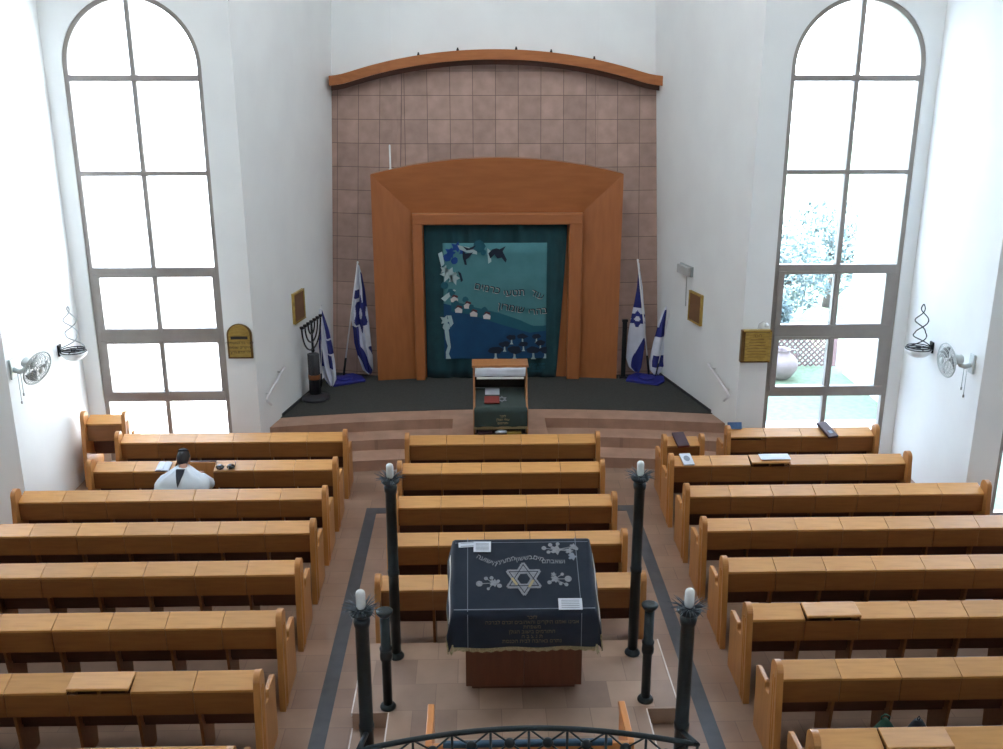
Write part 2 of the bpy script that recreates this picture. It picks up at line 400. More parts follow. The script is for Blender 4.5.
for s, nm in ((-1,'wall_recess_left'), (1,'wall_recess_right')):
    mb = MB(); t = .2*s
    ya = YW1 + .225
    xa, xb = recess_x(s, YW1), recess_x(s, YE)
    xm = recess_x(s, ya)
    poly = [(xa, YW1), (xb, YE), (xb+t, YE), (xm+t, ya), (xm+.02*s, ya), (xa+.0*s, YW1+.001)]
    poly = [(xa, YW1), (xb, YE), (xb+t, YE), (xm+t, ya), (xm+.012*s, ya)]
    mb.prism(poly, 0, TOP, 'z'); struct(nm, mb, M['plaster'])

# leaning back wall of the ark recess: centre panel, two flaps swept back
LEAN = .13; Z0 = .51
FX0, FX1 = -1.438, 2.172; YF = 17.15
OX0, OX1 = -2.95, 3.72
def yflap(x):
    if x < FX0: return YF + .31*(FX0-x)/1.12
    if x > FX1: return YF + .10*(x-FX1)/1.12
    return YF
def yback(x, z): return yflap(x) + LEAN*(z-Z0)
bw = MB()
for (a, b) in ((OX0,FX0),(FX0,FX1),(FX1,OX1)):
    vs = [(a,yback(a,0)+.03,0),(b,yback(b,0)+.03,0),(b,yback(b,TOP)+.03,TOP),(a,yback(a,TOP)+.03,TOP)]
    vs += [(x,y+.2,z) for x,y,z in vs]
    bw.add(vs, [(0,1,2,3),(4,7,6,5),(0,4,5,1),(3,2,6,7),(0,3,7,4),(1,5,6,2)])
struct('wall_far_end', bw, M['plaster'], weld=False)

# arched cornice profile in x,z (from the photograph's outline, as real heights on that wall)
def cornice_top(x):
    u = (x-.368)/2.93
    u = max(-1, min(1, u)); a = abs(u)
    z = 6.20 - .50*(a**2.05)
    if a > .86: z += (a-.86)**2*3.2
    return z
TW, TH = .397, .410
M['wtile'] = tile_mat('pink_stone_wall_tile', (.43,.285,.235,1), (.34,.225,.19,1), (.15,.10,.085,1), TW, TH, .006, 'xz', .6, 0, vary_scale=5, bump=.25)
def tile_panel(name, xa, xb, joint_x, sgn):
    # local frame: x along the wall from the origin at joint_x, z up the slope
    y0a, y0b = yflap(xa), yflap(xb)
    L_ = math.hypot(xb-xa, y0b-y0a); ang = math.atan2(y0b-y0a, xb-xa)
    n = 24; mb = MB(); k = math.sqrt(1+LEAN**2)
    ja = (joint_x-xa)/(xb-xa)*L_
    # row joints at heights Z0 + .46 + i*TH up the slope
    def P(u, z): return (u*L_-ja, 0, (z-Z0)*k-.46+2*TH)
    for i in range(n):
        u0, u1 = i/n, (i+1)/n
        z0, z1 = cornice_top(xa+(xb-xa)*u0)-.16, cornice_top(xa+(xb-xa)*u1)-.16
        mb.add([P(u0,Z0),P(u1,Z0),P(u1,z1),P(u0,z0)], [(0,1,2,3)])
    o = mb.build(name, M['wtile'], kind='structure')
    m = Matrix.Translation((xa+(xb-xa)*ja/L_, y0a+(y0b-y0a)*ja/L_, Z0)) @ Matrix.Rotation(ang, 4, 'Z') @ Matrix.Rotation(-math.atan(LEAN), 4, 'X') @ Matrix.Translation((0,0,.46-2*TH))
    o.matrix_world = m
    s = o.modifiers.new('solid', 'SOLIDIFY'); s.thickness = .02; s.offset = -1
    return o
cxm = (FX0+FX1)/2
tile_panel('wall_tiled_centre', FX0, FX1, cxm, 1)
tile_panel('wall_tiled_left', -2.72, FX0, FX0, -1)
tile_panel('wall_tiled_right', FX1, 3.42, FX1, 1)

cn = thing('arched_wood_cornice', 'long orange-brown arched wooden cornice crowning the pink tiled wall above the ark', 'cornice', (0.37, 17.6, 5.7))
def cornice_piece(name, dz0, dz1, d0, d1, x0, x1, material):
    mb = MB(); n = 48; rings = []
    for i in range(n+1):
        x = x0+(x1-x0)*i/n; zt = cornice_top(x)
        yb = yback(x, zt)
        rings.append([(x-.37, yb-d1-17.6, zt-dz1-5.7), (x-.37, yb-d0-17.6, zt-dz1-5.7), (x-.37, yb-d0-17.6, zt-dz0-5.7), (x-.37, yb-d1-17.6, zt-dz0-5.7)])
    mb.loft(rings); mb.sm = [False]*len(mb.sm)
    return mb.build(name, material, cn)
cornice_piece('fascia', 0, .165, 0, .30, -2.52, 3.26, M['cornice'])
cornice_piece('lower_moulding', .165, .25, 0, .17, -2.50, 3.24, M['dark_wood'])
for x in (-.95, -.28, .72, 1.32, 2.06):
    z = cornice_top(x); k = MB(); k.lathe([(.022,0),(.022,.02),(.014,.03),(.014,.05)], (x-.37, yback(x,z)-.22-17.6, z-5.7), 10)
    k.build('peg', M['black'], cn)

# ------------------------------------------------------------------ ark platform and steps
ax0 = .345
def arc_y(x, yc, k=.027): return yc - k*(x-ax0)**2
def step_slab(name, yc, z0, z1, m, x_in=.02, x0=None, x1=None, ymax=17.9):
    mb = MB(); n = 40; pts = []
    yl = yc-.35
    xl = (recess_x(-1, yl)+.004) if x0 is None else x0
    xr = (recess_x(1, yl)-.004) if x1 is None else x1
    front = [(xl+(xr-xl)*i/n) for i in range(n+1)]
    poly = [(x, arc_y(x, yc)) for x in front]
    if x1 is None: poly.append((recess_x(1, ymax)-.004, ymax))
    else: poly.append((x1, ymax))
    if x0 is None: poly.append((recess_x(-1, ymax)+.004, ymax))
    else: poly.append((x0, ymax))
    mb.prism(poly, z0, z1, 'z')
    return struct(name, mb, m)
step_slab('floor_step_lower', 14.07, .0, .17, M['step'], x0=-3.29, x1=3.98, ymax=14.5+.0)
step_slab('floor_step_middle', 14.50, .0, .34, M['step'])
step_slab('floor_step_upper', 14.90, .34, .505, M['step'])
step_slab('floor_carpet', 15.33, .505, .512, M['carpet'], ymax=17.75)
lb = MB(); lb.box(-.385, 1.09, 13.86, 14.95, 0, .508); struct('floor_lectern_landing', lb, M['step'], bevel=.006)
for s, nm in ((-1,'baseboard_recess_left'), (1,'baseboard_recess_right')):
    b = MB(); ya, yb = 15.05, 17.2
    for y in (0,):
        xa, xb = recess_x(s, ya), recess_x(s, yb)
        b.add([(xa,ya,.505),(xb,yb,.505),(xb-.012*s,yb,.505),(xa-.012*s,ya,.505),(xa,ya,.56),(xb,yb,.56),(xb-.012*s,yb,.56),(xa-.012*s,ya,.56)],
              [(0,1,2,3),(4,5,6,7),(0,1,5,4),(2,3,7,6),(1,2,6,5),(0,3,7,4)])
    struct(nm, b, M['skirt'])

# dark strips inlaid in the floor
def strip(name, x0, x1, y0, y1):
    mb = MB(); mb.box(x0, x1, y0, y1, -.01, .003); struct(name, mb, M['strip'])
strip('trim_1', -1.55, -1.40, 4.0, 12.62)
strip('trim_2', 2.07, 2.22, 4.0, 12.62)
strip('trim_3', -1.40, 2.07, 12.44, 12.62)

# bima platform with corner steps
bz_ = .32
bp_ = MB()
bp_.prism([(-1.14,8.70),(-1.14,7.57),(-.81,7.57),(-.81,6.75),(-1.14,6.75),(-1.14,4.9),(1.81,4.9),(1.81,6.75),(1.51,6.75),(1.51,7.57),(1.81,7.57),(1.81,8.70)], 0, bz_, 'z')
struct('floor_bima_platform', bp_, M['bima'])
for i, (a, b) in enumerate(((-1.14,-.81),(1.51,1.81))):
    q = MB(); q.box(a, b, 6.75, 7.57, 0, .16); struct('floor_bima_step', q, M['bima'])
k = 4
for (x, y0, y1, z) in ((-1.14,7.57,8.70,bz_),(1.81,7.57,8.70,bz_),(-.81,6.75,7.57,bz_),(1.51,6.75,7.57,bz_),(-1.14,6.75,7.57,.16),(1.81,6.75,7.57,.16),(-1.14,4.9,6.75,bz_),(1.81,4.9,6.75,bz_)):
    s = -1 if x < .3 else 1
    q = MB(); q.box(min(x, x+.012*s), max(x, x+.012*s), y0, y1, z-.03, z+.004); struct('trim_%d' % k, q, M['edge_light']); k += 1  # pale strips paint the light caught along the platform edges

# ------------------------------------------------------------------ pews
def end_profile():
    pts = [(-.15, 0.0), (-.125,.30), (-.075,.70), (-.055,.86)]
    cy, cz, r = .030, .883, .082
    for i in range(0, 13):
        a = PI - PI*i/12
        pts.append((cy+r*math.cos(a)*.98, cz+r*math.sin(a)))
    pts += [(.125,.80), (.130,.64), (.150,.575), (.235,.560), (.252,.572), (.262,.618), (.285,.632), (.50,.632), (.535,.618), (.545,.585), (.52,.40), (.50,0)]
    return pts
def stile_profile():
    pts = [(-.155, .0), (-.13,.30), (-.08,.70), (-.06,.86)]
    cy, cz, r = .03, .905, .088
    for i in range(0, 13):
        a = PI - PI*i/12
        pts.append((cy+r*math.cos(a), cz+r*math.sin(a)))
    pts += [(.118,.80), (.105,.55), (.08,.25), (.02,0)]
    return pts
_end_mesh = {}
def end_meshes(s):
    """s=-1: the panel's outer face looks towards -x"""
    if s in _end_mesh: return _end_mesh[s]
    a = MB(); a.prism(end_profile(), 0, .046*s, 'x')
    b = MB(); b.prism(stile_profile(), -.004*s, .055*s, 'x')
    # two half-round beads on the outer face of the stile
    for dy in (-.015, .035):
        b.tube([(.055*s, dy-.09, .03), (.055*s, dy-.04, .45), (.055*s, dy, .86)], .009, 8)
    _end_mesh[s] = (a, b); return _end_mesh[s]
pew_cache = {}
SEATP = .5230
def make_pew(x0, x1, yn, n, label, group, raised=(), missing=(), low=(), supports=True):
    """x0..x1: clear width between end panels; yn: near edge of the desk; n seats. Origin: floor under the left end of the desk edge."""
    root = thing('pew', label, 'pew', (x0, yn, 0), group)
    W = x1-x0; p = W/n
    for s, xx in ((-1, 0), (1, W)):
        a, b = end_meshes(s)
        key = ('e', s)
        if key not in pew_cache:
            e = a.build('end_panel', M['panel'], root, bevel=.008); st = b.build('end_post', M['panel'], e, bevel=.022)
            e.location = (xx, 0, 0); pew_cache[key] = (e, st)
        else:
            e0, st0 = pew_cache[key]; e = e0.copy(); st = st0.copy(); COL.objects.link(e); COL.objects.link(st)
            e.parent = root; st.parent = e; e.location = (xx, 0, 0)
    bx = MB(); g = .0025
    bx.box(.002, W-.002, .012, .185, .59, .606)          # floor of the book box
    for i in range(n):
        zt = .80
        if i in missing: zt = .66
        if i in low: zt = .775
        bx.box(i*p+g, (i+1)*p-g, 0, .018, .59, zt)
        if i: bx.box(i*p-.009, i*p+.009, .019, .18, .60, .79)
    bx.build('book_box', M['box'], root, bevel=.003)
    for i in missing:
        ip = MB(); ip.box(i*p+.012, (i+1)*p-.012, .165, .185, .607, .872); ip.box(i*p+.012, (i+1)*p-.012, .02, .164, .64, .652); ip.build('inner_panel', M['panel'], root)
    bk = MB(); bk.box(.002, W-.002, .186, .205, .385, .885); bk.box(.002, W-.002, .2055, .24, .345, .40); bk.build('backrest', M['dark_wood'], root)  # shade under desk and seat put in as dark colour and lower strip
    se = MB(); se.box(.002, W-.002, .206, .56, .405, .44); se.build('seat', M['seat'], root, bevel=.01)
    for i in range(n):
        if i in missing: continue
        key = ('l', round(p, 4))
        if key not in pew_cache:
            l = MB(); l.prism([(-.006,-.004),(-.006,.018),(.002,.022),(.192,.086),(.196,.064)], .002, p-.002, 'x')
            o = l.build('desk_lid', M['lid'], root, bevel=.004); pew_cache[key] = o
        else:
            o = pew_cache[key].copy(); COL.objects.link(o); o.parent = root
        o.location = (i*p, 0, .809); o.rotation_euler = (0,0,0)
        if i in raised:
            o.location = (i*p+.004, -.02, .855); o.rotation_euler = (math.radians(-11), 0, 0)
            for ga, gb, gc, gd in ((.03,.05,.03,.16),(p-.05,p-.03,.03,.16),(p/2-.012,p/2+.012,.0,.03)):
                gp = MB(); gp.box(i*p+ga, i*p+gb, gc, gd, .80, .845); gp.build('lid_prop', M['box'], root)
    if supports:
        for i in range(1, n):
            key = ('s',)
            if key not in pew_cache:
                l = MB(); l.prism([(.15,0),(.13,.30),(.10,.58),(.185,.58),(.21,.40),(.50,.40),(.47,.34),(.44,0)], -.014, .014, 'x')
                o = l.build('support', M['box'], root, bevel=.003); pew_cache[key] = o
            else:
                o = pew_cache[key].copy(); COL.objects.link(o); o.parent = root
            o.location = (i*p, 0, 0)
    return root

LX, RX0 = -1.895, 2.600
left = [ # yn, seats, kwargs, label
 (13.09, 6, {}, 'long pew under the left arched window, nearest the platform steps, lids washed by daylight'),
 (12.045, 6, dict(missing=(2,)), 'pew with one missing desk lid, an open white book and sunglasses on it'),
 (11.105, 7, {}, 'seven-lid pew the person in white sits on, its outer end by the grey wall'),
 (10.18, 9, {}, 'left-hand pew directly behind the seven-lid pew of the person in white'),
 (9.22, 9, {}, 'left-hand pew two rows behind the seven-lid pew of the person in white'),
 (8.205, 9, {}, 'left-hand pew between the table-level row and the row with a raised pale lid'),
 (7.22, 9, dict(raised=(6,)), 'left-hand pew with one paler desk lid raised above the others'),
 (6.22, 8, {}, 'left-hand pew at the bottom edge, only the rounded tip of its end post in view'),
]
for yn, n, kw, lab in left:
    p = SEATP if n < 7 else .5275
    make_pew(LX-p*n, LX, yn, n, lab, 'wooden pews left of the centre aisle', **kw)
corner_pew = make_pew(-5.69, -5.15, 13.60, 1, 'taller single-seat wooden pew tucked in the corner beside the blown-out left wall', 'short single-seat pews')
corner_pew.scale = (1, 1, 1.13)
right = [
 (13.10, 4, 3.62, 5.71, dict(low=(0,), raised=()), 'four-lid pew under the right arched window, a blue book and a dark case on top'),
 (12.05, 6, RX0, RX0+.5215*6, dict(raised=(2,)), 'six-lid pew with a white sheet lying on its raised lid'),
 (11.055, 7, RX0, RX0+.5275*7, {}, 'seven-lid pew ending at the right wall corner beside the far right window'),
 (10.11, 9, RX0, RX0+.5275*9, {}, 'right-hand pew directly behind the seven-lid pew at the wall corner'),
 (9.15, 9, RX0, RX0+.5275*9, {}, 'right-hand pew two rows behind the seven-lid pew at the wall corner'),
 (8.21, 9, RX0, RX0+.5275*9, dict(raised=(1,)), 'right-hand pew with a raised reddish lid, second lid from the aisle'),
 (7.25, 9, RX0, RX0+.5275*9, {}, 'right-hand pew just in front of the green bag and the dark cap'),
 (6.30, 9, RX0, RX0+.5275*9, dict(raised=(1,)), 'right-hand pew holding the green bag, cut by the bottom edge, with one raised lid'),
]
for yn, n, xa, xb, kw, lab in right:
    make_pew(xa, xb, yn, n, lab, 'wooden pews right of the centre aisle', **kw)
make_pew(2.645, 3.12, 12.78, 1, 'single-seat wooden pew at the foot of the steps with a dark book on its lid', 'short single-seat pews')
middle = [
 (12.92, -.955, 1.675, 'front centre pew just below the lectern'),
 (11.88, -.985, 1.610, 'centre pew, second back from the lectern'),
 (10.83, -.960, 1.625, 'centre pew, third back from the lectern, between the two rear tall candle posts'),
 (9.83, -.945, 1.600, 'centre pew partly hidden by the far edge of the navy table cloth'),
 (8.86, -.985, 1.645, 'centre pew nearest the reading table, standing against the raised platform'),
]
for yn, xa, xb, lab in middle:
    make_pew(xa, xb, yn, 5, lab, 'five-lid pews in the centre block')

# ------------------------------------------------------------------ ark
AC = .378
ark = thing('torah_ark', 'large orange-brown wooden ark surround with shallow arched top before the tiled wall', 'ark', (AC, 16.95, .512))
zb_ = 0.0
def A(x, z): return (x-AC, z-.512)
xo0, xo1, xi0, xi1 = -1.775, 2.535, -1.09, 1.86
zc, zi, ztop = 4.17, 3.505, 4.44
def arktop(x): return ztop - (ztop-zc)*((x-AC)/((xo1-xo0)/2))**2
d_out, d_in = 0.0, .10     # outer edge stands forward, face falls back towards the opening
# side faces (splayed), vertical grain
for (xa, xb, za, zb2) in ((xo0, xi0, zc, zi), (xo1, xi1, zc, zi)):
    m_ = MB()
    v = [A(xa,.512)+(0,), A(xb,.512)+(0,), A(xb,zb2)+(0,), A(xa,za)+(0,)]
    f = [(v[0][0], d_out, v[0][1]), (v[1][0], d_in, v[1][1]), (v[2][0], d_in, v[2][1]), (v[3][0], d_out, v[3][1])]
    bk_ = [(p_[0], .22, p_[2]) for p_ in f]
    m_.add(f+bk_, [(0,1,2,3),(4,7,6,5),(0,4,5,1),(1,5,6,2),(2,6,7,3),(3,7,4,0)])
    m_.build('side_face', M['ark'], ark)
m_ = MB(); n = 24
for i in range(n):
    u0, u1 = i/n, (i+1)/n
    def T(u):
        xt = xo0+(xo1-xo0)*u; xb2 = xi0+(xi1-xi0)*u
        return (xt-AC, d_out, arktop(xt)-.512), (xb2-AC, d_in, zi-.512)
    a, b = T(u0); c, d = T(u1)
    m_.add([a,b,d,c,(a[0],.22,a[2]),(b[0],.22,b[2]),(d[0],.22,d[2]),(c[0],.22,c[2])], [(0,1,2,3),(4,7,6,5),(0,3,7,4),(1,5,6,2)])
m_.build('arched_head', M['arkh'], ark)
m_ = MB()  # carcass behind the face
m_.box(xo0+.03-AC, xi0-AC+.0, .22, .32, 0, zc-.53); m_.box(xi1-AC, xo1-.03-AC, .22, .32, 0, zc-.53)
m_.build('carcass', M['ark'], ark)
# moulded inner frame
w_ = .175
for (xa, xb) in ((xi0, xi0+w_), (xi1-w_-.06, xi1)):
    fr_ = MB(); fr_.box(xa-AC, xb-AC, -.03, .11, 0, zi-.512); fr_.build('frame_jamb', M['ark'], ark, bevel=.022)
fr_ = MB(); z1_ = zi-.512
fr_.box(xi0-AC+.001, xi1-AC-.001, -.034, .108, z1_-.195, z1_+.002); fr_.build('frame_lintel', M['arkh'], ark, bevel=.022)
nb = MB()   # niche lining
nb.box(xi0+w_-AC-.02, xi1-w_-AC+.02, .165, .18, 0, zi-.6)
nb.build('niche_lining', M['ark'], ark)

# ark curtain
CY = 17.055
cur = thing('ark_curtain', 'dark teal curtain with embroidered vineyard scene and Hebrew lines hanging in the ark opening', 'curtain', (.34, CY, .53))
cx0, cx1 = -.895, 1.585
def wave(x, z): return .022*math.sin(x*13+.6*math.sin(z*1.3)) + .012*math.sin(x*29+1.2)
def edge_r(z): # right edge swings in towards the bottom
    return 1.60 - .16*max(0, (3.3-z)/2.8)**1.3
cm_ = MB()
def PC(u, v):
    z = .522 + v*2.818; x = cx0+(edge_r(z)-cx0)*u
    return (x-.34, wave(x, z), z-.53)
cm_.grid(PC, 90, 16); cm_.build('curtain_fabric', M['curtain'], cur, solid=.006, fix=False)
# picture panel: image pixels (440..547, 242..357) -> metres on the curtain
def cp(px, py): return (-.655+(px-440)*(1.912/107), 2.985-(py-242)*(2.09/115))
layer = [0]
def surf(px, py, off):
    x, z = cp(px, py); return (x-.34, -.042-off, z-.53)
def applique(name, poly, m, off, parent=None):
    mb = MB(); pts = [surf(px, py, off) for px, py in poly]; n = len(pts)
    mb.add(pts + [(p_[0], p_[1]+.003, p_[2]) for p_ in pts], [tuple(range(n)), tuple(range(2*n-1, n-1, -1))] + [(i, (i+1) % n, n+(i+1) % n, n+i) for i in range(n)])
    return mb
def shape(name, polys, m, off, parent=None):
    mb = MB()
    for poly in polys:
        q = applique(name, poly, m, off); mb.add(q.v, q.f)
    return mb.build(name, m, parent or cur, weld=False)
pm = MB()
pm.grid(lambda u, v: surf(444.5+102*u, 357-115*v, 0), 40, 10)
panel_ = pm.build('embroidered_panel', M['teal'], cur, solid=.004, fix=False)
hill = [(444.5,357),(444.5,301),(452,303),(470,306),(490,311),(510,317),(530,323),(538,325),(546.5,323.5),(546.5,357)]
shape('hillside', [hill], M['blue'], .006)
shape('hill_ridge', [[(452,299),(462,301),(475,305),(500,311),(520,318),(533,324),(546.5,324),(546.5,329),(530,331),(500,322),(470,312),(452,309)]], M['seam'], .009)
def blob(cx, cy, r, n=9, j=.3, seed=0):
    rd = random.Random(seed); return [(cx+r*(1+j*(rd.random()-.5))*math.cos(2*PI*i/n), cy+r*(1+j*(rd.random()-.5))*math.sin(2*PI*i/n)) for i in range(n)]
def star_blob(cx, cy, r, k, seed=0):
    rd = random.Random(seed); out = []
    for i in range(2*k):
        rr = r*(1 if i % 2 == 0 else .5)*(1+.3*(rd.random()-.5)); out.append((cx+rr*math.cos(PI*i/k), cy+rr*math.sin(PI*i/k)))
    return out
shape('blue_leaves', [star_blob(452,251,6,5,1), star_blob(458,246,6,5,2), blob(449,256,4,seed=3), blob(456,259,3.4,seed=4), star_blob(464,250,4,5,5)], M['royal'], .010)
shape('teal_leaves', [blob(480,245,6,seed=6), blob(484,251,3,seed=7), blob(446,283,4,seed=8), blob(452,290,4,seed=9)], M['seam'], .011)
shape('pale_blossom', [star_blob(450,272,8.5,6,10), star_blob(455,276,6.5,5,11), star_blob(446,268,5,5,12), [(459,244),(470,246),(478,250),(478,253),(468,251),(461,248)], [(440,252),(444,250),(446,262),(443,265)],
       [(488,247),(491,249),(492,260),(489,262)], [(442,296),(447,292),(455,287),(457,288),(451,294),(446,299)]], M['palecloth'], .013)
shape('dark_birds', [[(464,245),(470,247),(477,244),(474,248),(468,249)], [(464,249),(467,252),(474,251),(470,256),(467,258),(468,263),(466,263),(464,256)],
       [(459,269),(462,271),(464,278),(462,280),(461,275)], [(489,252),(493,248),(497,247),(500,248),(506,245),(503,250),(507,258),(506,261),(502,256),(498,257),(495,253),(491,257)]], M['navy'], .016)
shape('figure_shape', [star_blob(446,318,5.5,5,20), blob(447,324,4,seed=21), [(445,328),(449,326),(450,336),(451,345),(449,352),(451,357),(446,357),(446,350),(448,344),(446,337)], [(448,313),(452,313),(454,321),(451,325)]], M['palecloth'], .013)
hs_ = [(455,297),(459,307.5),(468,303.5),(474,311.5),(487,314)]
for (hx, hy) in hs_:
    shape('house_walls', [[(hx-3.5,hy-.5),(hx,hy-3),(hx+4,hy-.5),(hx+3.6,hy+3),(hx-3,hy+2.5)]], M['whitecloth'], .015)
    shape('house_roof', [[(hx-3,hy-2),(hx-.5,hy-5),(hx+4,hy-3.5),(hx+3.5,hy-1.6),(hx,hy-2.8)]], M['redroof'], .019)
    shape('house_tree', [blob(hx-2, hy-6.5, 3, seed=int(hx))], M['seam'], .017)
for (tx, ty, s_) in ((496,350,1),(505,344,.75),(515,350,1),(512,337,.7),(524,344,.7),(523,336,.7),(534,350,1),(541,343,.7),(537,336,.65),(546,350,.9)):
    x2 = min(tx+2.6*s_, 547)
    shape('tree_trunk', [[(tx-.9*s_,ty),(tx+.7*s_,ty),(min(tx+1.2*s_,547),ty+6*s_),(x2,ty+8*s_),(tx-2.4*s_,ty+8*s_),(tx-1*s_,ty+5.5*s_)]], M['palecloth'], .015)
    cr = [(min(px,547.5), ty-1.5+(py-ty+1.5)*.55) for px, py in blob(tx, ty-1.5, 7.0*s_, 13, .45, int(tx))]
    shape('tree_crown', [cr], M['navy'], .019)

# Hebrew lettering
def text_obj(body, size, m, name, parent, mw, extrude=.002, shear=0, bold=0, local=True, align='CENTER'):
    cu = D.curves.new(name, 'FONT'); cu.body = body[::-1]; K = 5.0/size; cu.size = 5.0; cu.extrude = extrude*K; cu.align_x = align; cu.align_y = 'CENTER'
    cu.shear = shear; cu.offset = bold*K; cu.resolution_u = 8
    t = D.objects.new(name+'_tmp', cu); COL.objects.link(t)
    bpy.context.view_layer.update()
    cv = t.to_curve(bpy.context.evaluated_depsgraph_get())
    loops = []
    for sp_ in cv.splines:
        P_ = sp_.bezier_points; n = len(P_); pts = []
        for i in range(n):
            p0, p1 = P_[i], P_[(i+1) % n]
            straight = (p0.handle_right-p0.co).cross(p1.co-p0.co).length < 1e-4 and (p1.handle_left-p1.co).cross(p1.co-p0.co).length < 1e-4
            for k in range(1 if straight else 5):
                q_ = k/5; r_ = 1-q_
                c = p0.co*r_**3 + p0.handle_right*3*r_*r_*q_ + p1.handle_left*3*r_*q_*q_ + p1.co*q_**3
                if not pts or (c-pts[-1]).length > 1e-3: pts.append(Vector((c.x, c.y, 0)))
        while len(pts) > 2 and (pts[0]-pts[-1]).length < 1e-3: pts.pop()
        if len(pts) > 2: loops.append(pts)
    t.to_curve_clear(); D.objects.remove(t); D.curves.remove(cu)
    def inside(p, L_):
        c = False
        for i in range(len(L_)):
            a, b = L_[i], L_[i-1]
            if (a.y > p.y) != (b.y > p.y) and p.x < (b.x-a.x)*(p.y-a.y)/(b.y-a.y)+a.x: c = not c
        return c
    outer = [L_ for L_ in loops if not any(inside(L_[0], O) for O in loops if O is not L_)]
    tm = MB(); h_ = extrude*K
    for O in outer:
        grp = [O] + [L_ for L_ in loops if L_ is not O and inside(L_[0], O)]
        tris = tessellate_polygon(grp); flat = [p for L_ in grp for p in L_]; nf_ = len(flat)
        o_ = len(tm.v); tm.v += [(p.x, p.y, h_) for p in flat] + [(p.x, p.y, -h_) for p in flat]
        for tr in tris:
            tm.f += [[o_+i for i in tr], [o_+nf_+i for i in reversed(tr)]]; tm.mi += [0, 0]; tm.sm += [False, False]
        st_ = 0
        for L_ in grp:
            for i in range(len(L_)):
                j = (i+1) % len(L_); tm.f.append([o_+st_+i, o_+st_+j, o_+nf_+st_+j, o_+nf_+st_+i]); tm.mi.append(0); tm.sm.append(False)
            st_ += len(L_)
    me = D.meshes.new(name); me.from_pydata(tm.v, [], tm.f); me.transform(Matrix.Scale(1/K, 4)); me.materials.append(m)
    bm = bmesh.new(); bm.from_mesh(me); bmesh.ops.recalc_face_normals(bm, faces=bm.faces); bm.to_mesh(me); bm.free()
    o = D.objects.new(name, me); COL.objects.link(o); o.parent = parent; o.matrix_local = mw
    return o
FACE = Matrix.Rotation(PI/2, 4, 'X')     # text upright facing -y
def cur_text(body, px, py, size, rot, m, off, parent=None):
    x, y, z = surf(px, py, off)
    return text_obj(body, size, m, 'hebrew_word', parent or cur, Matrix.Translation((x,y,z)) @ Matrix.Rotation(math.radians(-rot), 4, 'Y') @ FACE, bold=.003)
words = [('עוד', 536.5, 292.5, .185, -26), ('תטעי', 513.5, 290.5, .20, 3), ('כרמים', 487, 286, .205, -12),
         ('בהרי', 537, 309, .195, 6), ('שומרון', 510.5, 305.5, .20, -11)]
for t_, px, py, s_, r_ in words:
    cur_text(t_, px+.8, py+.5, s_*.88, r_, M['whitecloth'], .018)
    cur_text(t_, px+1.15, py, s_*.88, r_, M['navy'], .022)
for i, t_ in enumerate(('לזכר אבינו', 'נתרם על ידי', 'המשפחה')):
    cur_text(t_, 538-i*.8, 363.5+i*3.4, .065, 0, M['seam'], .008)

# thing standing behind right side of ark: black upright panel
bpn = MB(); bpn.box(-.04, .04, -.02, .02, 0, 1.05); bpn.box(-.075, .075, -.06, .06, 0, .03); bpn.box(-.05, .05, -.03, .03, 1.05, 1.09)
bpn.build('loudspeaker', M['black'], None, 'slim black column loudspeaker standing beside the right edge of the ark', 'loudspeaker', loc=(2.66, 17.0, .512), bevel=.004)

# bright thin rod standing above the ark's left shoulder
rod = MB(); rod.lathe([(.03,0),(.03,.02),(.016,.03),(.016,.40),(.010,.42)], (0,0,0), 10)
rod.build('white_lamp_tube', M['candle'], None, 'thin white upright tube standing on the left shoulder of the ark', 'lamp', loc=(-1.44, 17.06, 4.235))

# ------------------------------------------------------------------ lectern on the landing
lec = thing('lectern', 'cantor\'s lectern before the steps, draped in dark green cloth with a raised wooden back shelf', 'lectern', (.36, 13.97, .508))
LZ = .508
def lbx(name, m, *a, **k): q = MB(); q.box(*a); return q.build(name, m, lec, **k)
lbx('base_cabinet', M['lecdark'], -.37, .37, .04, .62, 0, .44, bevel=.006)
for s in (-1, 1):
    q = MB(); q.prism([(.02,.0),(.02,.46),(.20,.56),(.34,.93),(.62,1.03),(.62,0)], .385*s, .415*s, 'x'); q.build('side_panel', M['lectern'], lec, bevel=.006)
q = MB(); q.box(-.43, .43, .30, .66, 1.03, 1.07); q.build('top_shelf', M['lectern'], lec, bevel=.008)
lbx('back_board', M['lecdark'], -.385, .385, .58, .60, .46, 1.03)
q = MB(); q.prism([(.0,.455),(.0,.475),(.56,.64),(.56,.62)], -.385, .385, 'x'); q.build('desk_board', M['lectern'], lec)
q = MB()
def lcl(u, v):
    x = -.40+.80*u
    if v < .45: t = v/.45; return (x*(1-.0*t), -.035-.012*math.sin(u*19)*(1-t), .20+.27*t)
    t = (v-.45)/.55; return (x*.955 if t > .0 else x, -.02+.55*t, .485+.165*t)
q.grid(lcl, 40, 20); q.build('green_cloth', M['greycloth'], lec, solid=.006, fix=False)
q = MB()
for i in range(52): x = -.40+.8*i/51; q.box(x-.005, x+.005, -.045, -.035, .165, .205)
q.build('gold_fringe', M['gold'], lec)
q = MB()
def wcl(u, v): return (-.385+.77*u, .285-.008*math.sin(u*17), .90+.135*v)
q.grid(wcl, 24, 3); q.build('white_cloth', M['paper'], lec, solid=.008, fix=False)
q = MB(); q.box(-.36, .36, .26, .275, .862, .892); q.build('lace_edge', M['lace'], lec)
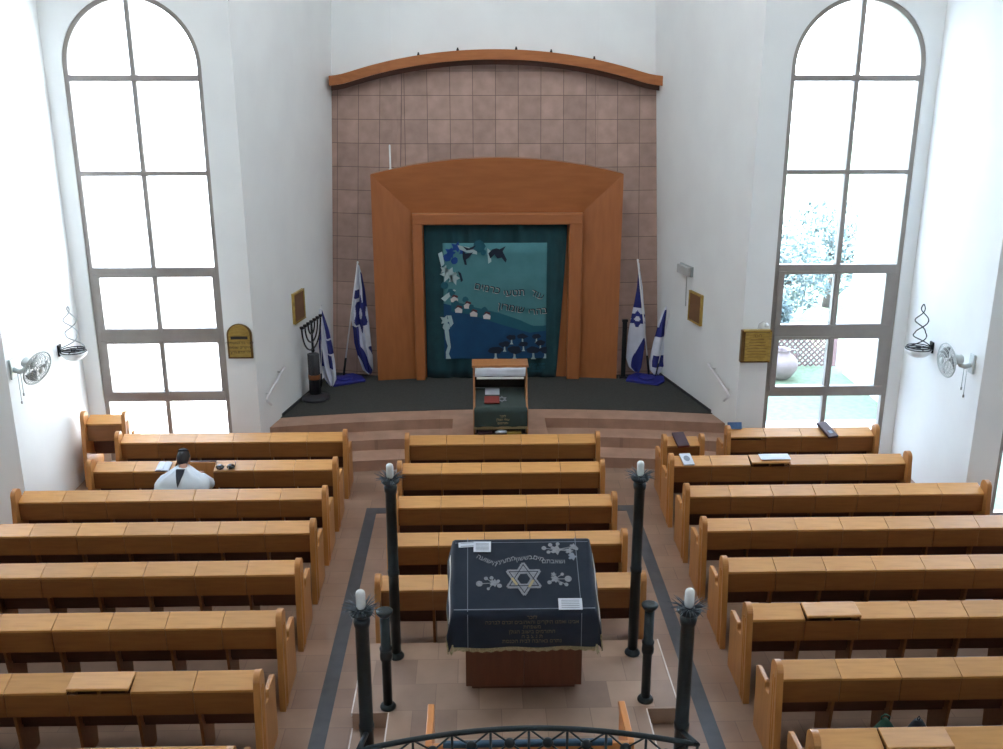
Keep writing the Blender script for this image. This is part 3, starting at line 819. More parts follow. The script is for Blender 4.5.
def star_bars(R, wd, th):
    """interlaced hexagram as six bars in the XY plane"""
    mb = MB()
    for k0 in (0, 1):
        P_ = [(R*math.cos(PI/2+k0*PI+2*PI*i/3), R*math.sin(PI/2+k0*PI+2*PI*i/3)) for i in range(3)]
        for i in range(3):
            a = Vector(P_[i]+(0,)); b = Vector(P_[(i+1) % 3]+(0,)); d = (b-a).normalized(); c = (a+b)/2
            mb.obox(c+Vector((0,0,.0015*k0+.0005*i)), d, Vector((-d.y,d.x,0)), (0,0,1), (b-a).length+wd*.9, wd, th)
    return mb
sb = star_bars(.075, .012, .003); so_ = sb.build('star_emblem', M['silver'], lec, weld=False)
so_.matrix_local = Matrix.Translation((.02, .20, .562)) @ Matrix.Rotation(math.atan(.165/.55), 4, 'X')
for i, t_ in enumerate(('לזכר', 'עולי הגולן', 'ותורמים')):
    text_obj(t_, .05, M['gold'], 'hebrew_line', lec, Matrix.Translation((.03, -.055, .375-i*.055)) @ FACE)
# things on the lectern
def on_lec(name, label, cat, m, sx, sy, th, x, y, extra=None):
    q = MB(); q.box(-sx/2, sx/2, -sy/2, sy/2, 0, th)
    o = q.build(name, m, None, label, cat, bevel=.003)
    o.location = (.36+x, 13.97+y, LZ+.493+.30*(y+.02)); o.rotation_euler = (math.atan(.30), 0, random.uniform(-.03,.03)); return o
o = on_lec('red_book', 'dark red book lying on the green cloth of the lectern', 'book', M['red'], .23, .17, .03, -.13, .165)
q = MB(); q.box(-.108, .11, -.08, .08, .005, .025); q.build('pages', M['whitecloth'], o)
o = on_lec('paper_sheet', 'white printed sheet lying at the back of the lectern desk', 'paper', M['paper'], .22, .17, .004, -.12, .40)
for i, (nm, lb_, mm, xx) in enumerate((('prayer_book','gold-brown book on the low shelf of the lectern','brass',.20),('folded_cloth','crumpled white cloth on the low shelf of the lectern','paper',.0),('dark_booklet','dark booklet on the low shelf of the lectern, left of the white cloth','bookdark',-.24))):
    q = MB()
    if nm == 'folded_cloth':
        q.ball((0,0,.03), .075, .05, .03, 10); q.ball((.05,.01,.025), .05, .04, .025, 10); q.ball((-.05,0,.022), .04, .04, .022, 10)
    else: q.box(-.11, .11, -.04, .04, 0, .03); q.box(-.10,.105,-.045,-.04,.006,.024)
    q.build(nm, M[mm], None, lb_, 'cloth' if nm == 'folded_cloth' else 'book', loc=(.36+xx, 13.965, LZ+.082), bevel=.004)
q = MB(); q.box(-.40, .40, -.06, .04, .055, .08); q.build('low_shelf', M['lecdark'], lec)

# ------------------------------------------------------------------ wall pieces of the recess
def wall_frame_matrix(side, y, z, off=.0):
    x = recess_x(side, y); d = Vector((.2037,1,0)).normalized() if side < 0 else Vector((-.220,1,0)).normalized()
    nrm = Vector((d.y,-d.x,0)) if side < 0 else Vector((-d.y,d.x,0))   # into the room
    xa = d if side < 0 else -d
    # local x along the wall, y = up, z = into room
    zc_ = nrm; yc_ = Vector((0,0,1)); xc_ = yc_.cross(zc_)
    m = Matrix((xc_, yc_, zc_)).transposed().to_4x4(); m.translation = Vector((x,y,z)) + nrm*off
    return m
for side, y, z, lb_ in ((-1, 15.97, 2.12, 'small brown plaque in a gilt frame on the left recess wall above the menorah'), (1, 15.80, 2.09, 'small brown plaque in a gilt frame on the right recess wall below the emergency lamp')):
    q = MB(); W2, H2 = .24, .255
    for a in ((-W2,W2,H2-.03,H2),(-W2,W2,-H2,-H2+.03),(-W2,-W2+.03,-H2,H2),(W2-.03,W2,-H2,H2)): q.box(a[0],a[1],a[2],a[3],0,.045)
    o = q.build('framed_plaque', M['brass'], None, lb_, 'plaque', bevel=.004); o.matrix_world = wall_frame_matrix(side, y, z, .002)
    q = MB(); q.box(-W2+.028, W2-.028, -H2+.028, H2-.028, .0, .03); q.build('plaque_plate', M['plate'], o)
for side, lb_ in ((-1,'white bent handrail on the left recess wall above the steps'), (1,'white bent handrail on the right recess wall above the steps')):
    hr = thing('handrail', lb_, 'handrail', (recess_x(side,14.7), 14.7, 1.1))
    base = Vector((recess_x(side,14.7), 14.7, 1.1))
    def hp(y, z, off=.07):
        m = wall_frame_matrix(side, y, z, off); return m.translation - base
    q = MB(); q.tube([hp(15.12,1.325), hp(14.40,1.055), hp(14.375,1.03), hp(14.385,1.0), hp(14.52,.90)], .02, 10); q.build('rail', M['polewhite'], hr)
    for y, z in ((15.0,1.28),(14.50,1.09)):
        q = MB(); q.tube([hp(y,z,.0), hp(y,z,.07)], .009, 8); q.build('bracket', M['steel'], hr)
eo = thing('emergency_lamp', 'small grey ribbed emergency lamp box on the right recess wall', 'lamp')
eo.matrix_world = wall_frame_matrix(1, 16.22, 2.65, .002)
q = MB(); q.box(-.23,.23,-.085,.085,0,.05); q.build('back_box', M['fandark'], eo, bevel=.008)
q = MB(); q.box(-.21,.21,-.07,.07,.05,.10)
for i in range(9): q.box(-.2+i*.048,-.19+i*.048,-.072,.072,.098,.108)
q.build('ribbed_cover', M['emlight'], eo)
q = MB(); q.tube([(0,-.085,.01),(0,-.35,.01),(.02,-.62,.01)], .008, 6); q.build('cable', M['emlight'], eo)

# plaques on the window walls
pl = thing('memorial_plaque', 'bronze memorial plaque with rounded arched top on the wall beside the left window', 'plaque', (-3.515, YW1, 1.74))
q = MB(); arc = [(-.185,0),(.185,0),(.185,.36)] + [(.185*math.cos(a), .36+.17*math.sin(a)) for a in [PI*i/14 for i in range(1,14)]] + [(-.185,.36)]
q.prism(arc, -.045, 0, 'y'); q.build('frame', M['bronze'], pl, bevel=.006)
q = MB(); arc2 = [(x*.84, .03+z*.93) for x, z in arc]; q.prism(arc2, -.052, -.044, 'y'); q.build('plate', M['brass'], pl)
q = MB(); q.box(-.125,.125,-.056,-.05,.30,.345); q.build('title_bar', M['lecdark'], pl)
for i, t_ in enumerate(('לזכר בני המשפחה', 'היקרים שנספו', 'יהי זכרם ברוך')):
    text_obj(t_, .055, M['lecdark'], 'hebrew_line', pl, Matrix.Translation((0, -.055, .245-i*.07)) @ FACE)
pr = thing('donor_plaque', 'square polished brass plaque box with engraved lines on the wall beside the right window', 'plaque', (4.205, YW1, 1.63))
q = MB(); q.box(-.225,.225,-.09,0,0,.50); q.build('case', M['bronze'], pr, bevel=.008)
q = MB(); q.box(-.17,.19,-.10,-.088,.03,.47); q.box(.195,.222,-.098,-.03,.02,.48); q.box(-.2,.2,-.096,-.02,.482,.506); q.build('brass_face', M['brass'], pr)
q = MB()
for i in range(7):
    wdt = (.10,.13,.12,.15,.14,.15,.13)[i]; q.box(.01-wdt, .01+wdt, -.1025, -.0995, .36-i*.045, .367-i*.045)
q.build('engraved_lines', M['bronze'], pr)
text_obj('לזכר', .07, M['bronze'], 'hebrew_line', pr, Matrix.Translation((.01,-.102,.42)) @ FACE)
q = MB(); q.tube([(.02,-.03,.50),(.03,-.06,.60),(.08,-.09,.645),(.13,-.10,.62)], .006, 6); q.build('lamp_arm', M['steel'], pr)
q = MB(); q.lathe([(.012,.0),(.032,-.03),(.03,-.06)], (.13,-.10,.62), 12); q.build('lamp_head', M['candle'], pr)

# ------------------------------------------------------------------ wall sconces and fans
def sconce(label, x, y, z, s):
    t = thing('wall_sconce', label, 'wall lamp', (x, y, z), 'twisted-wire wall lamps'); # s: +1 wall at lower x
    q = MB(); q.lathe([(.0,-.13),(.06,-.125),(.12,-.10),(.165,-.055),(.185,-.005),(.178,-.005),(.158,-.05),(.11,-.09),(.0,-.115)], (s*.20,0,0), 28); q.build('glass_bowl', M['frost'], t)
    q = MB()
    for rr, zz in ((.17,.0),(.155,.03)): q.tube([(s*.20+rr*math.cos(2*PI*k/24), rr*math.sin(2*PI*k/24), zz) for k in range(24)], .009, 6, closed=True)
    q.tube([(s*.005,.0,.015),(s*.36,.0,.015)], .008, 6); q.tube([(s*.2,-.16,.015),(s*.2,.16,.015)], .008, 6); q.ball((s*.2,0,.02), .04, .04, .02)
    q.build('ring', M['black'], t, weld=False)
    for ph in (0, PI):
        q = MB(); pts = []
        for i in range(41):
            v = i/40; amp = (.17*(1-v)**.6*(.55+.45*abs(math.cos(v*PI*1.5)))) * (1 if v < 1 else 0)
            aa = ph + v*PI*3
            pts.append((s*.20+amp*math.cos(aa), amp*.7*math.sin(aa), .03+.62*v))
        q.tube(pts, .0085, 6); q.build('twisted_wire', M['black'] if s < 0 else M['fandark'], t)
    q = MB(); q.box(min(0,s*.02), max(0,s*.02), -.05, .05, -.06, .10); q.build('wall_plate', M['black'], t)
    return t
sconce('twisted-wire wall lamp with half-bowl shade on the glaring left wall beside the fan', XL1+.002, 13.46, 2.07, 1)
sconce('black twisted-wire wall lamp with half-bowl shade on the pale blue right wall beside the fan', XR1-.002, 13.33, 2.06, -1)

def wall_fan(label, x, y, z, s, yaw, pitch):
    """s=+1: wall on the low-x side"""
    t = thing('wall_fan', label, 'fan', (x, y, z), 'wall fans')
    q = MB(); q.box(min(0,s*.03), max(0,s*.03), -.06, .06, -.14, .12); q.build('wall_bracket', M['fan'], t, bevel=.01)
    q = MB(); q.tube([(s*.02,0,-.02),(s*.10,0,-.05),(s*.16,0,-.03),(s*.20,0,.03)], .032, 10); q.build('arm', M['fan'], t)
    hd = Vector((s*math.cos(yaw), math.sin(yaw), pitch)).normalized()
    c = Vector((s*.24, 0, .05)); rot = hd.to_track_quat('Z', 'Y').to_matrix().to_4x4()
    q = MB(); q.lathe([(.03,-.10),(.065,-.08),(.07,.0),(.05,.05),(.03,.06)], (0,0,0), 16)
    MM = Matrix.Translation(c) @ rot; mo = q.build('motor_housing', M['fan'], t); mo.matrix_local = MM
    q = MB(); R = .225
    for rr, zz in ((R,.12),(R*.8,.155),(R*.6,.17),(R*.4,.18),(R*.8,.085),(R*.55,.07)):
        q.tube([(rr*math.cos(2*PI*k/28), rr*math.sin(2*PI*k/28), zz) for k in range(28)], .004 if rr < R else .010, 6, closed=True)
    for k in range(30):
        a = 2*PI*k/30; ca, sa = math.cos(a), math.sin(a)
        q.tube([(.04*ca,.04*sa,.185),(R*.6*ca,R*.6*sa,.17),(R*ca,R*sa,.12),(R*.6*ca,R*.6*sa,.072),(.06*ca,.06*sa,.06)], .0025, 4)
    q.lathe([(.0,.19),(.045,.187),(.05,.178)], (0,0,0), 14)
    ca_ = q.build('cage', M['fan'], t, weld=False); ca_.matrix_local = MM
    for k in range(3):
        q = MB(); a0 = 2*PI*k/3
        def bl(u, v):
            r = .03+.145*u; a = a0+(v-.5)*(.55+.75*u); return (r*math.cos(a), r*math.sin(a), .115+(v-.5)*.05)
        q.grid(bl, 6, 6); b_ = q.build('blade', M['fandark'], t, solid=.003, fix=False); b_.matrix_local = MM
    for dy, ln in ((.02,.28),(-.06,.36)):
        q = MB(); q.tube([(s*.10,dy,-.05),(s*.10,dy,-.05-ln)], .004, 5); q.lathe([(.0,0),(.012,.01),(.012,.04),(.0,.05)], (s*.10,dy,-.10-ln), 8); q.build('pull_cord', M['fandark'], t)
    return t
wall_fan('grey wall fan with pull cord on the glaring left wall, its head turned down', XL1+.002, 12.02, 2.26, 1, -.35, -.35)
wall_fan('pale grey round wall fan on the pale blue right wall, seen edge-on', XR1-.002, 12.16, 2.19, -1, -.05, -.05)

# ------------------------------------------------------------------ menorah
mn = thing('menorah', 'tall seven-branched black menorah on a dark column by the left recess wall', 'menorah', (-2.74, 15.93, .512))
q = MB(); q.lathe([(.235,0),(.24,.02),(.235,.05),(.15,.06),(.115,.09),(.095,.10)], n=28); q.build('foot', M['pedestal'], mn)
q = MB(); q.lathe([(.088,.10),(.088,.80)], n=20)
for k_ in range(10):
    a = 2*PI*k_/10; q.tube([(.088*math.cos(a),.088*math.sin(a),.1),(.088*math.cos(a),.088*math.sin(a),.80)], .012, 6)
q.build('column', M['pedestal'], mn, weld=False)
q = MB(); q.lathe([(.103,.36),(.105,.37),(.105,.43),(.103,.44)], n=20); q.build('band', M['copper'], mn)
q = MB(); q.lathe([(.02,.82),(.035,.86),(.02,.90),(0.018,1.35)], n=12); q.build('stem', M['black'], mn)
dW = Vector((.2037,1,0)).normalized()
for k_ in range(1, 4):
    R = .145*k_; q = MB()
    pts = [dW*(R*math.cos(PI+PI*i/20)) + Vector((0,0,1.32+(.38+.02*k_)*math.sin(PI+PI*i/20)*(k_/3)**.75)) for i in range(21)]
    pts = [p_ + Vector((0,0,.10*0)) for p_ in pts]
    q.tube(pts, .014, 8); q.build('branch', M['black'], mn)
for k_ in range(-3, 4):
    q = MB(); c = dW*(.145*k_) + Vector((0,0,1.32)); q.lathe([(.012,0),(.03,.02),(.034,.05),(.028,.055)], tuple(c), 10); q.build('lamp_cup', M['black'], mn)
q = MB(); q.tube([dW*(-.435)+Vector((0,0,1.325)), dW*.435+Vector((0,0,1.325))], .009, 6); q.build('cross_bar', M['black'], mn)
mn.rotation_euler = (0, 0, 0)

# ------------------------------------------------------------------ flags
def in_star(x, y, cx, cy, R, wd):
    """on the outline of a hexagram"""
    best = False
    for k0 in (0, 1):
        P_ = [(cx+R*math.cos(PI/2+k0*PI+2*PI*i/3), cy+R*math.sin(PI/2+k0*PI+2*PI*i/3)) for i in range(3)]
        for i in range(3):
            ax_, ay_ = P_[i]; bx_, by_ = P_[(i+1) % 3]; dx, dy = bx_-ax_, by_-ay_; t = max(0, min(1, ((x-ax_)*dx+(y-ay_)*dy)/(dx*dx+dy*dy)))
            if math.hypot(x-ax_-t*dx, y-ay_-t*dy) < wd: return True
    return False
FPITCH = .0185  # metres per photograph pixel at the flags
def flag_cloth(name, parent, rows, base, colour, waves=3.0, amp=.045, ph=0):
    """rows: (v, x_left, x_right) in metres around base, v = height"""
    rows = sorted(rows)
    def at(v):
        for a, b in zip(rows, rows[1:]):
            if v <= b[0]:
                t = (v-a[0])/(b[0]-a[0]); return a[1]+(b[1]-a[1])*t, a[2]+(b[2]-a[2])*t
        return rows[-1][1], rows[-1][2]
    z0, z1 = rows[0][0], rows[-1][0]
    mb = MB()
    def P(u, v):
        z = z0+(z1-z0)*v; a, b = at(z); x = a+(b-a)*u
        return (x, amp*math.sin(u*waves*2*PI+ph+z*1.5)*min(1,(z1-z)*3+.15), z)
    def mf(u, v):
        z = z0+(z1-z0)*v; return 1 if colour(u, (z-z0)/(z1-z0), *at(z)) else 0
    mb.grid(P, 36, 90, mfun=mf)
    return mb.build(name, [M['flagwhite'], M['flagblue']], parent, solid=.004, fix=False)
def flag(label, foot, top, rows, colour, pole_r=.013, **k):
    t = thing('flag', label, 'flag', foot, 'blue and white flags in blue stands')
    d = Vector(top)-Vector(foot)
    q = MB(); q.tube([d*.16, d], pole_r, 8); q.build('pole', M['polewhite'], t)
    q = MB(); q.tube([(0,0,0), d*.17], pole_r*1.6, 8); q.build('socket', M['black'], t)
    q = MB(); q.ball(tuple(d*1.005), pole_r*1.5, n=8); q.build('finial', M['polewhite'], t)
    fc = flag_cloth('flag_cloth', t, rows, foot, colour, **k); fc.location = (0, .06, 0)
    return t
# px -> local coordinates on plane Y=17.1 helper
def pxl(px, py, foot):
    # rays from the known survey viewpoint are not used here; heights read on the wall scale
    return None
# left tall flag: foot (-2.41,17.1,.55) top (-2.065,17.1,2.64)
fl_foot = (-2.41, 17.05, .56)
rowsL = [(.03,.435,.50),(.10,.35,.53),(.35,.27,.53),(.60,.21,.51),(.85,.20,.50),(1.05,.17,.49),(1.30,.22,.47),(1.60,.26,.45),(1.85,.30,.41),(2.03,.33,.36)]
def colL(u, h, a, b):
    if in_star(u*.9, h*2.0, .50, 1.12, .30, .055): return True
    if h > .62 and u > .72 and h < .93: return True
    if .70 < h < .78 and u < .45: return True
    if h < .26 and (u+h*2.4) % 1.0 > .42: return True
    if .26 <= h < .45 and u < .35: return True
    return False
flag('tall drooping blue and white flag on a leaning white pole left of the ark', fl_foot, (-2.065, 17.05, 2.64), rowsL, colL, waves=2.2, amp=.05)
fs_foot = (-2.72, 16.45, .56)
rowsS = [(.0,.14,.20),(.12,.06,.26),(.4,.0,.25),(.7,-.02,.22),(1.0,.0,.17),(1.2,.02,.12),(1.38,.03,.07)]
def colS(u, h, a, b): return (.25 < h < .8 and u < .28) or (.22 < h < .40 and .55 < u < .85) or (.42 < h < .60 and u > .62 ) or (h > .62 and u > .7)
flag('small blue and white flag behind the menorah against the left recess wall', fs_foot, (-2.65, 16.50, 2.0), rowsS, colS, waves=2.0, amp=.04, pole_r=.008)
fr_foot = (3.143, 17.05, .56)
rowsR = [(.02,-.24,-.18),(.12,-.36,-.14),(.30,-.42,-.12),(.70,-.40,-.08),(1.0,-.36,-.10),(1.30,-.31,-.14),(1.6,-.27,-.17),(1.9,-.26,-.23),(2.04,-.27,-.25)]
def colR(u, h, a, b):
    x = a+(b-a)*u; z = .02+h*2.02
    if in_star(x, z, -.245, 1.02, .135, .022): return True
    if 1.24 < z < 1.92 and u < .72: return True
    return z < .66 and u > z/.72*.95
flag('tall blue and white flag with a visible six-pointed star right of the ark', fr_foot, (2.855, 17.05, 2.655), rowsR, colR, waves=.7, amp=.03)
fq_foot = (3.25, 16.95, .56)
rowsQ = [(.0,-.02,.06),(.10,-.10,.12),(.25,-.12,.17),(.60,-.06,.19),(.95,.02,.22),(1.2,.10,.215),(1.42,.19,.205)]
def colQ(u, h, a, b): return (.50 < h < .86 and .15 < u < .85) or (.10 < h < .26 and u > .2) or (.5 < h < .62 and u < .3)
flag('small blue and white flag leaning against the right recess wall', fq_foot, (3.462, 16.85, 2.0), rowsQ, colQ, waves=1.5, amp=.03, pole_r=.008)
for (lx, ly, lb_) in ((-2.38, 16.95, 'flat blue plastic stand holding the two flags left of the ark'), (3.06, 16.85, 'flat blue plastic stand holding the two flags right of the ark')):
    t = thing('flag_stand', lb_, 'flag stand', (lx, ly, .512), 'blue plastic flag stands', rz=(.5 if lx < 0 else -.45))
    q = MB(); q.prism([(-.30,-.26),(.30,-.26),(.34,0),(.26,.24),(-.26,.24),(-.34,0)], 0, .045, 'z'); q.build('base', M['stand'], t, bevel=.012)
    q = MB(); q.lathe([(.15,.045),(.13,.07),(.06,.085)], n=16); q.build('hub', M['stand'], t)

# ------------------------------------------------------------------ candle posts on the bima
def candle_post(label, x, y, zb, group='tall iron candle posts'):
    t = thing('candle_post', label, 'candle post', (x, y, zb), group)
    H_ = 1.865
    q = MB(); q.lathe([(.075,0),(.078,.012),(.072,.03),(.056,.045),(.052,.06)], n=20); q.build('base_flange', M['iron'], t)
    q = MB(); q.lathe([(.049,.05),(.049,.90),(.056,.905),(.057,.95),(.051,.96),(.050,H_-.10),(.058,H_-.09),(.062,H_-.05),(.052,H_-.02)], n=20); q.build('shaft', M['iron'], t)
    q = MB(); q.lathe([(.02,H_-.03),(.055,H_-.02),(.082,H_+.0),(.088,H_+.02),(.06,H_+.035),(.03,H_+.04)], n=20); q.build('drip_bowl', M['iron'], t)
    q = MB(); rd = random.Random(int(x*100+y*10))
    for k_ in range(48):
        a = 2*PI*k_/48+rd.uniform(-.05,.05); r = rd.uniform(.12,.155); zz = H_+rd.uniform(.01,.10)
        q.tube([(.03*math.cos(a),.03*math.sin(a),H_+.03), (.09*math.cos(a),.09*math.sin(a),H_+.03+(zz-H_)*.4), (r*math.cos(a),r*math.sin(a),zz)], [.0042,.0035,.0012], 5)
    q.build('spiked_rosette', M['spike'], t, weld=False)
    q = MB(); q.lathe([(.022,H_+.03),(.028,H_+.05),(.0345,H_+.06),(.0345,H_+.155),(.030,H_+.173),(.018,H_+.183),(.0,H_+.186)], n=18); q.build('lamp_tube', M['candle'], t)
    return t
cpl = [(-.811, 8.46, .32, 'tall iron candle post with white lamp at the far left corner of the reading platform'),
       (1.522, 8.46, .32, 'tall iron candle post with white lamp at the far right corner of the reading platform'),
       (-.825, 6.14, .32, 'tall iron candle post with white lamp at the near left end of the iron railing'),
       (1.485, 6.10, .32, 'tall iron candle post with white lamp at the near right end of the iron railing')]
for x, y, z, lb_ in cpl: candle_post(lb_, x, y, z)
for x, y, lb_ in ((-.826, 7.655, 'short black iron stanchion left of the reading table'), (1.524, 7.70, 'short black iron stanchion right of the reading table')):
    t = thing('iron_stanchion', lb_, 'stanchion', (x, y, .32), 'short iron stanchions')
    q = MB(); q.lathe([(.072,0),(.074,.015),(.066,.03),(.05,.045)], n=20); q.build('base_flange', M['iron'], t)
    q = MB(); q.lathe([(.042,.04),(.042,.50),(.055,.505),(.057,.55),(.053,.56),(.053,.60),(.057,.605),(.057,.62),(.044,.63),(.044,.94)], n=20); q.build('shaft', M['iron'], t)
    q = MB(); q.lathe([(.044,.93),(.058,.95),(.074,.975),(.076,.99),(.050,1.0),(.02,.995)], n=20); q.build('flared_cap', M['iron'], t)

# ------------------------------------------------------------------ iron railing
rl = thing('iron_railing', 'dark curved iron railing with ball-centred cross panels behind the bench', 'railing', (.33, 6.0, .32))
def railp(u, z):
    x = -.86+2.42*u; y = 5.90 + .22*math.sin(PI*u)**.9 if 0 < u < 1 else 5.90
    return Vector((x-.33, y-6.0, z-.32))
q = MB(); pts = [Vector((-.825-.33, 6.09-6.0, .905))] + [railp(i/40, 1.225) for i in range(41)] + [Vector((1.485-.33, 6.05-6.0, .905))]
q.tube(pts, .021, 10); q.build('top_rail', M['iron'], rl)
q = MB(); q.tube([railp(i/40, .98) for i in range(41)], .012, 8); q.build('middle_rail', M['iron'], rl)
q = MB(); q.tube([railp(i/40, .45) for i in range(41)], .014, 8); q.build('lower_rail', M['iron'], rl)
npan = 9; us = [(-.045)+i*(1.09/npan) for i in range(npan+1)]
us = [max(0.0, min(1.0, v)) for v in us]
us = [i/8 for i in range(9)]
us = [.0] + [(.5 + (i-3.95)*.1165) for i in range(0, 9)][1:] + [1.0]
us = [v for v in us if 0 <= v <= 1]
for v in us:
    q = MB(); q.tube([railp(v, .33), railp(v, 1.225)], .010, 6); q.build('baluster', M['iron'], rl)
for a, b in zip(us, us[1:]):
    if b-a < .05: continue
    c = railp((a+b)/2, 1.10)
    q = MB(); q.tube([railp(a,1.22), c, railp(b,.985)], .0075, 6); q.tube([railp(a,.985), c, railp(b,1.22)], .0075, 6); q.build('cross_bars', M['iron'], rl)
    q = MB(); q.ball(tuple(c), .042, .03, .042, 14); q.build('ball', M['iron'], rl)

# ------------------------------------------------------------------ bench on the bima
bn = thing('reader_bench', 'orange wooden bench with blue-grey cushioned back between the railing and the reading table', 'bench', (.385, 6.3, .32))
for s in (-1, 1):
    q = MB()
    q.prism([(.06,.0),(.0,.62),(.04,.635),(.52,.625),(.54,.60),(.46,.56),(.42,0)], s*.745, s*.80, 'x'); q.build('armrest_end', M['bench'], bn, bevel=.008)
q = MB(); q.box(-.745,.745,.05,.33,.36,.40); q.build('seat', M['bench'], bn, bevel=.008)
q = MB(); q.prism([(.0,.36),(-.05,.66),(-.02,.665),(.03,.36)], -.745, .745, 'x'); q.build('backrest', M['bench'], bn, bevel=.006)
q = MB(); q.prism([(-.055,.640),(-.06,.675),(-.045,.685),(-.01,.680),(.0,.60),(-.01,.59),(-.018,.66),(-.045,.64)], -.66, .62, 'x', smooth=True); q.build('back_cushion', M['cushion'], bn, bevel=.012)

# ------------------------------------------------------------------ reading table with cloth
tb = thing('reading_table', 'dark red-brown reading table cabinet standing on the platform under a navy cloth', 'table', (.415, 7.87, .32))
q = MB(); q.box(-.48,.48,.05,.50,0,.07); q.build('plinth', M['dark_wood'], tb)
for s in (-1, 1):
    q = MB(); q.box(min(.003*s,.535*s), max(.003*s,.535*s), -.02, .0, .07, .78); q.build('cabinet_door', M['table'], tb, bevel=.004)
q = MB(); q.box(-.535,.535,.0,.55,.07,.85); q.build('cabinet_body', M['table'], tb)
ZN, ZF, YN, YFA = 1.300, 1.655, 7.605, 8.305
sl_ = (ZF-ZN)/(YFA-YN)
q = MB(); q.prism([(YN-7.87+.01, ZN-.32-.035),(YN-7.87+.01,ZN-.32-.01),(YFA-7.87-.01,ZF-.32-.01),(YFA-7.87-.01,ZF-.32-.04)], -.60, .60, 'x'); q.build('sloping_top', M['table'], tb)
q = MB(); q.prism([(0,.84),(.55,.84),(.44,ZF-.32-.12),(-.2,ZN-.32-.04),(0,ZN-.32-.1)], -.50, .50, 'x'); q.build('top_carcass', M['table'], tb)

cl = thing('bima_cloth', 'navy cloth with silver star emblem and Hebrew arc draped over the reading table', 'tablecloth', (.405, YN, ZN))
W_ = .625
def cpt(sx, sy):
    """sx across (metres along the cloth), sy along depth from the near edge"""
    Ld = math.hypot(YFA-YN, ZF-ZN)
    x = max(-W_, min(W_, sx)); dx = max(0, abs(sx)-W_)
    y = max(0, min(Ld, sy)); dn = max(0, -sy); df = max(0, sy-Ld)
    yy = y/Ld*(YFA-YN); zz = y/Ld*(ZF-ZN)
    sg = 1 if sx > 0 else -1
    rip = .012*math.sin(sy*15)*min(1, dx*6)
    rip2 = .010*math.sin(sx*13)*min(1, dn*5)
    drop = max(dx, dn, df) if min(dx, max(dn, df)) <= 0 else math.hypot(dx, max(dn, df))*.92
    X = x + sg*(min(.010, dx)+dx*.20+rip*.6*sg)
    Y = yy - min(.012, dn) - dn*.05 - rip2 + min(.012, df) + df*.05
    return Vector((X, Y, zz - drop + (.012 if drop <= 0 else .012*max(0, 1-drop*40))))
Ld = math.hypot(YFA-YN, ZF-ZN)
q = MB()
def gcl(u, v): return cpt(-W_-.24+u*(2*W_+.48), -.335+v*(Ld+.335+.12))
q.grid(gcl, 70, 56); q.build('cloth', M['clothtop'], cl, solid=.006, fix=False)
def on_cloth(x, s, h=.006):
    """point on the sloping top: s = distance up from the near edge"""
    return Vector((x, s/Ld*(YFA-YN), s/Ld*(ZF-ZN)+.012+h))
def on_front(x, d, h=.007): return Vector((x, -.012-d*.05-h-.004-.010*math.sin(x*13)*min(1, d*5), -d))
def ribbon(pts, wd, up, m, name, th=.002):
    q = MB()
    for a, b in zip(pts, pts[1:]):
        d = (b-a)
        if d.length < 1e-6: continue
        u = Vector(up); q.obox((a+b)/2, d, d.cross(u), u, d.length+wd*.3, wd, th)
    return q.build(name, m, cl, weld=False)
nrm = Vector((0, -(ZF-ZN), YFA-YN)).normalized()
ribbon([on_cloth(-.50, .0), on_cloth(-.50, Ld)], .005, nrm, M['print'], 'silver_braid')
ribbon([on_cloth(.50, .0), on_cloth(.50, Ld)], .005, nrm, M['print'], 'silver_braid')
ribbon([on_cloth(-.615, Ld-.05), on_cloth(.615, Ld-.05)], .004, nrm, M['print'], 'silver_braid')
ribbon([on_cloth(-.62, .02), on_cloth(.62, .02)], .008, nrm, M['print'], 'silver_braid')
for xx in (-.50, .50): ribbon([on_front(xx, d/10*.32) for d in range(11)], .005, (0,-1,0), M['print'], 'silver_braid')
# side lace strips and fringes
for s in (-1, 1):
    q = MB()
    def lc(u, v):
        p_ = cpt(s*(W_+.05+.05*u), .0+v*Ld*.86); return p_ + Vector((s*.012,0,.002))
    q.grid(lc, 3, 24); q.build('lace_strip', M['lace'], cl, solid=.003, fix=False)
q = MB()
for i in range(110):
    x = -W_-.02+(2*W_+.04)*i/109; a = cpt(x, -.330); q.box(a.x-.005, a.x+.005, a.y-.006, a.y+.006, a.z-.032-.006*math.sin(i*.9), a.z+.004)
q.build('fringe', M['fringe'], cl)
for s in (-1, 1):
    q = MB()
    for i in range(60):
        a = cpt(s*(W_+.238), -.30+(Ld+.36)*i/59); q.box(a.x-.005, a.x+.005, a.y-.006, a.y+.006, a.z-.03, a.z+.004)
    q.build('side_fringe', M['fringe'], cl)
    q = MB(); c = cpt(s*(W_+.02), -.335); q.tube([c+Vector((0,-.012,.0)), c+Vector((0,-.014,-.05)), c+Vector((s*.006,-.012,-.085)), c+Vector((s*.02,-.01,-.05))], .008, 6); q.build('corner_tassel', M['fringe'], cl)
slope_m = Matrix.Rotation(math.atan(sl_), 4, 'X')
def place_cloth(o, x, s, rot=0, h=.007):
    o.matrix_local = Matrix.Translation(on_cloth(x, s, h)) @ slope_m @ Matrix.Rotation(rot, 4, 'Z')
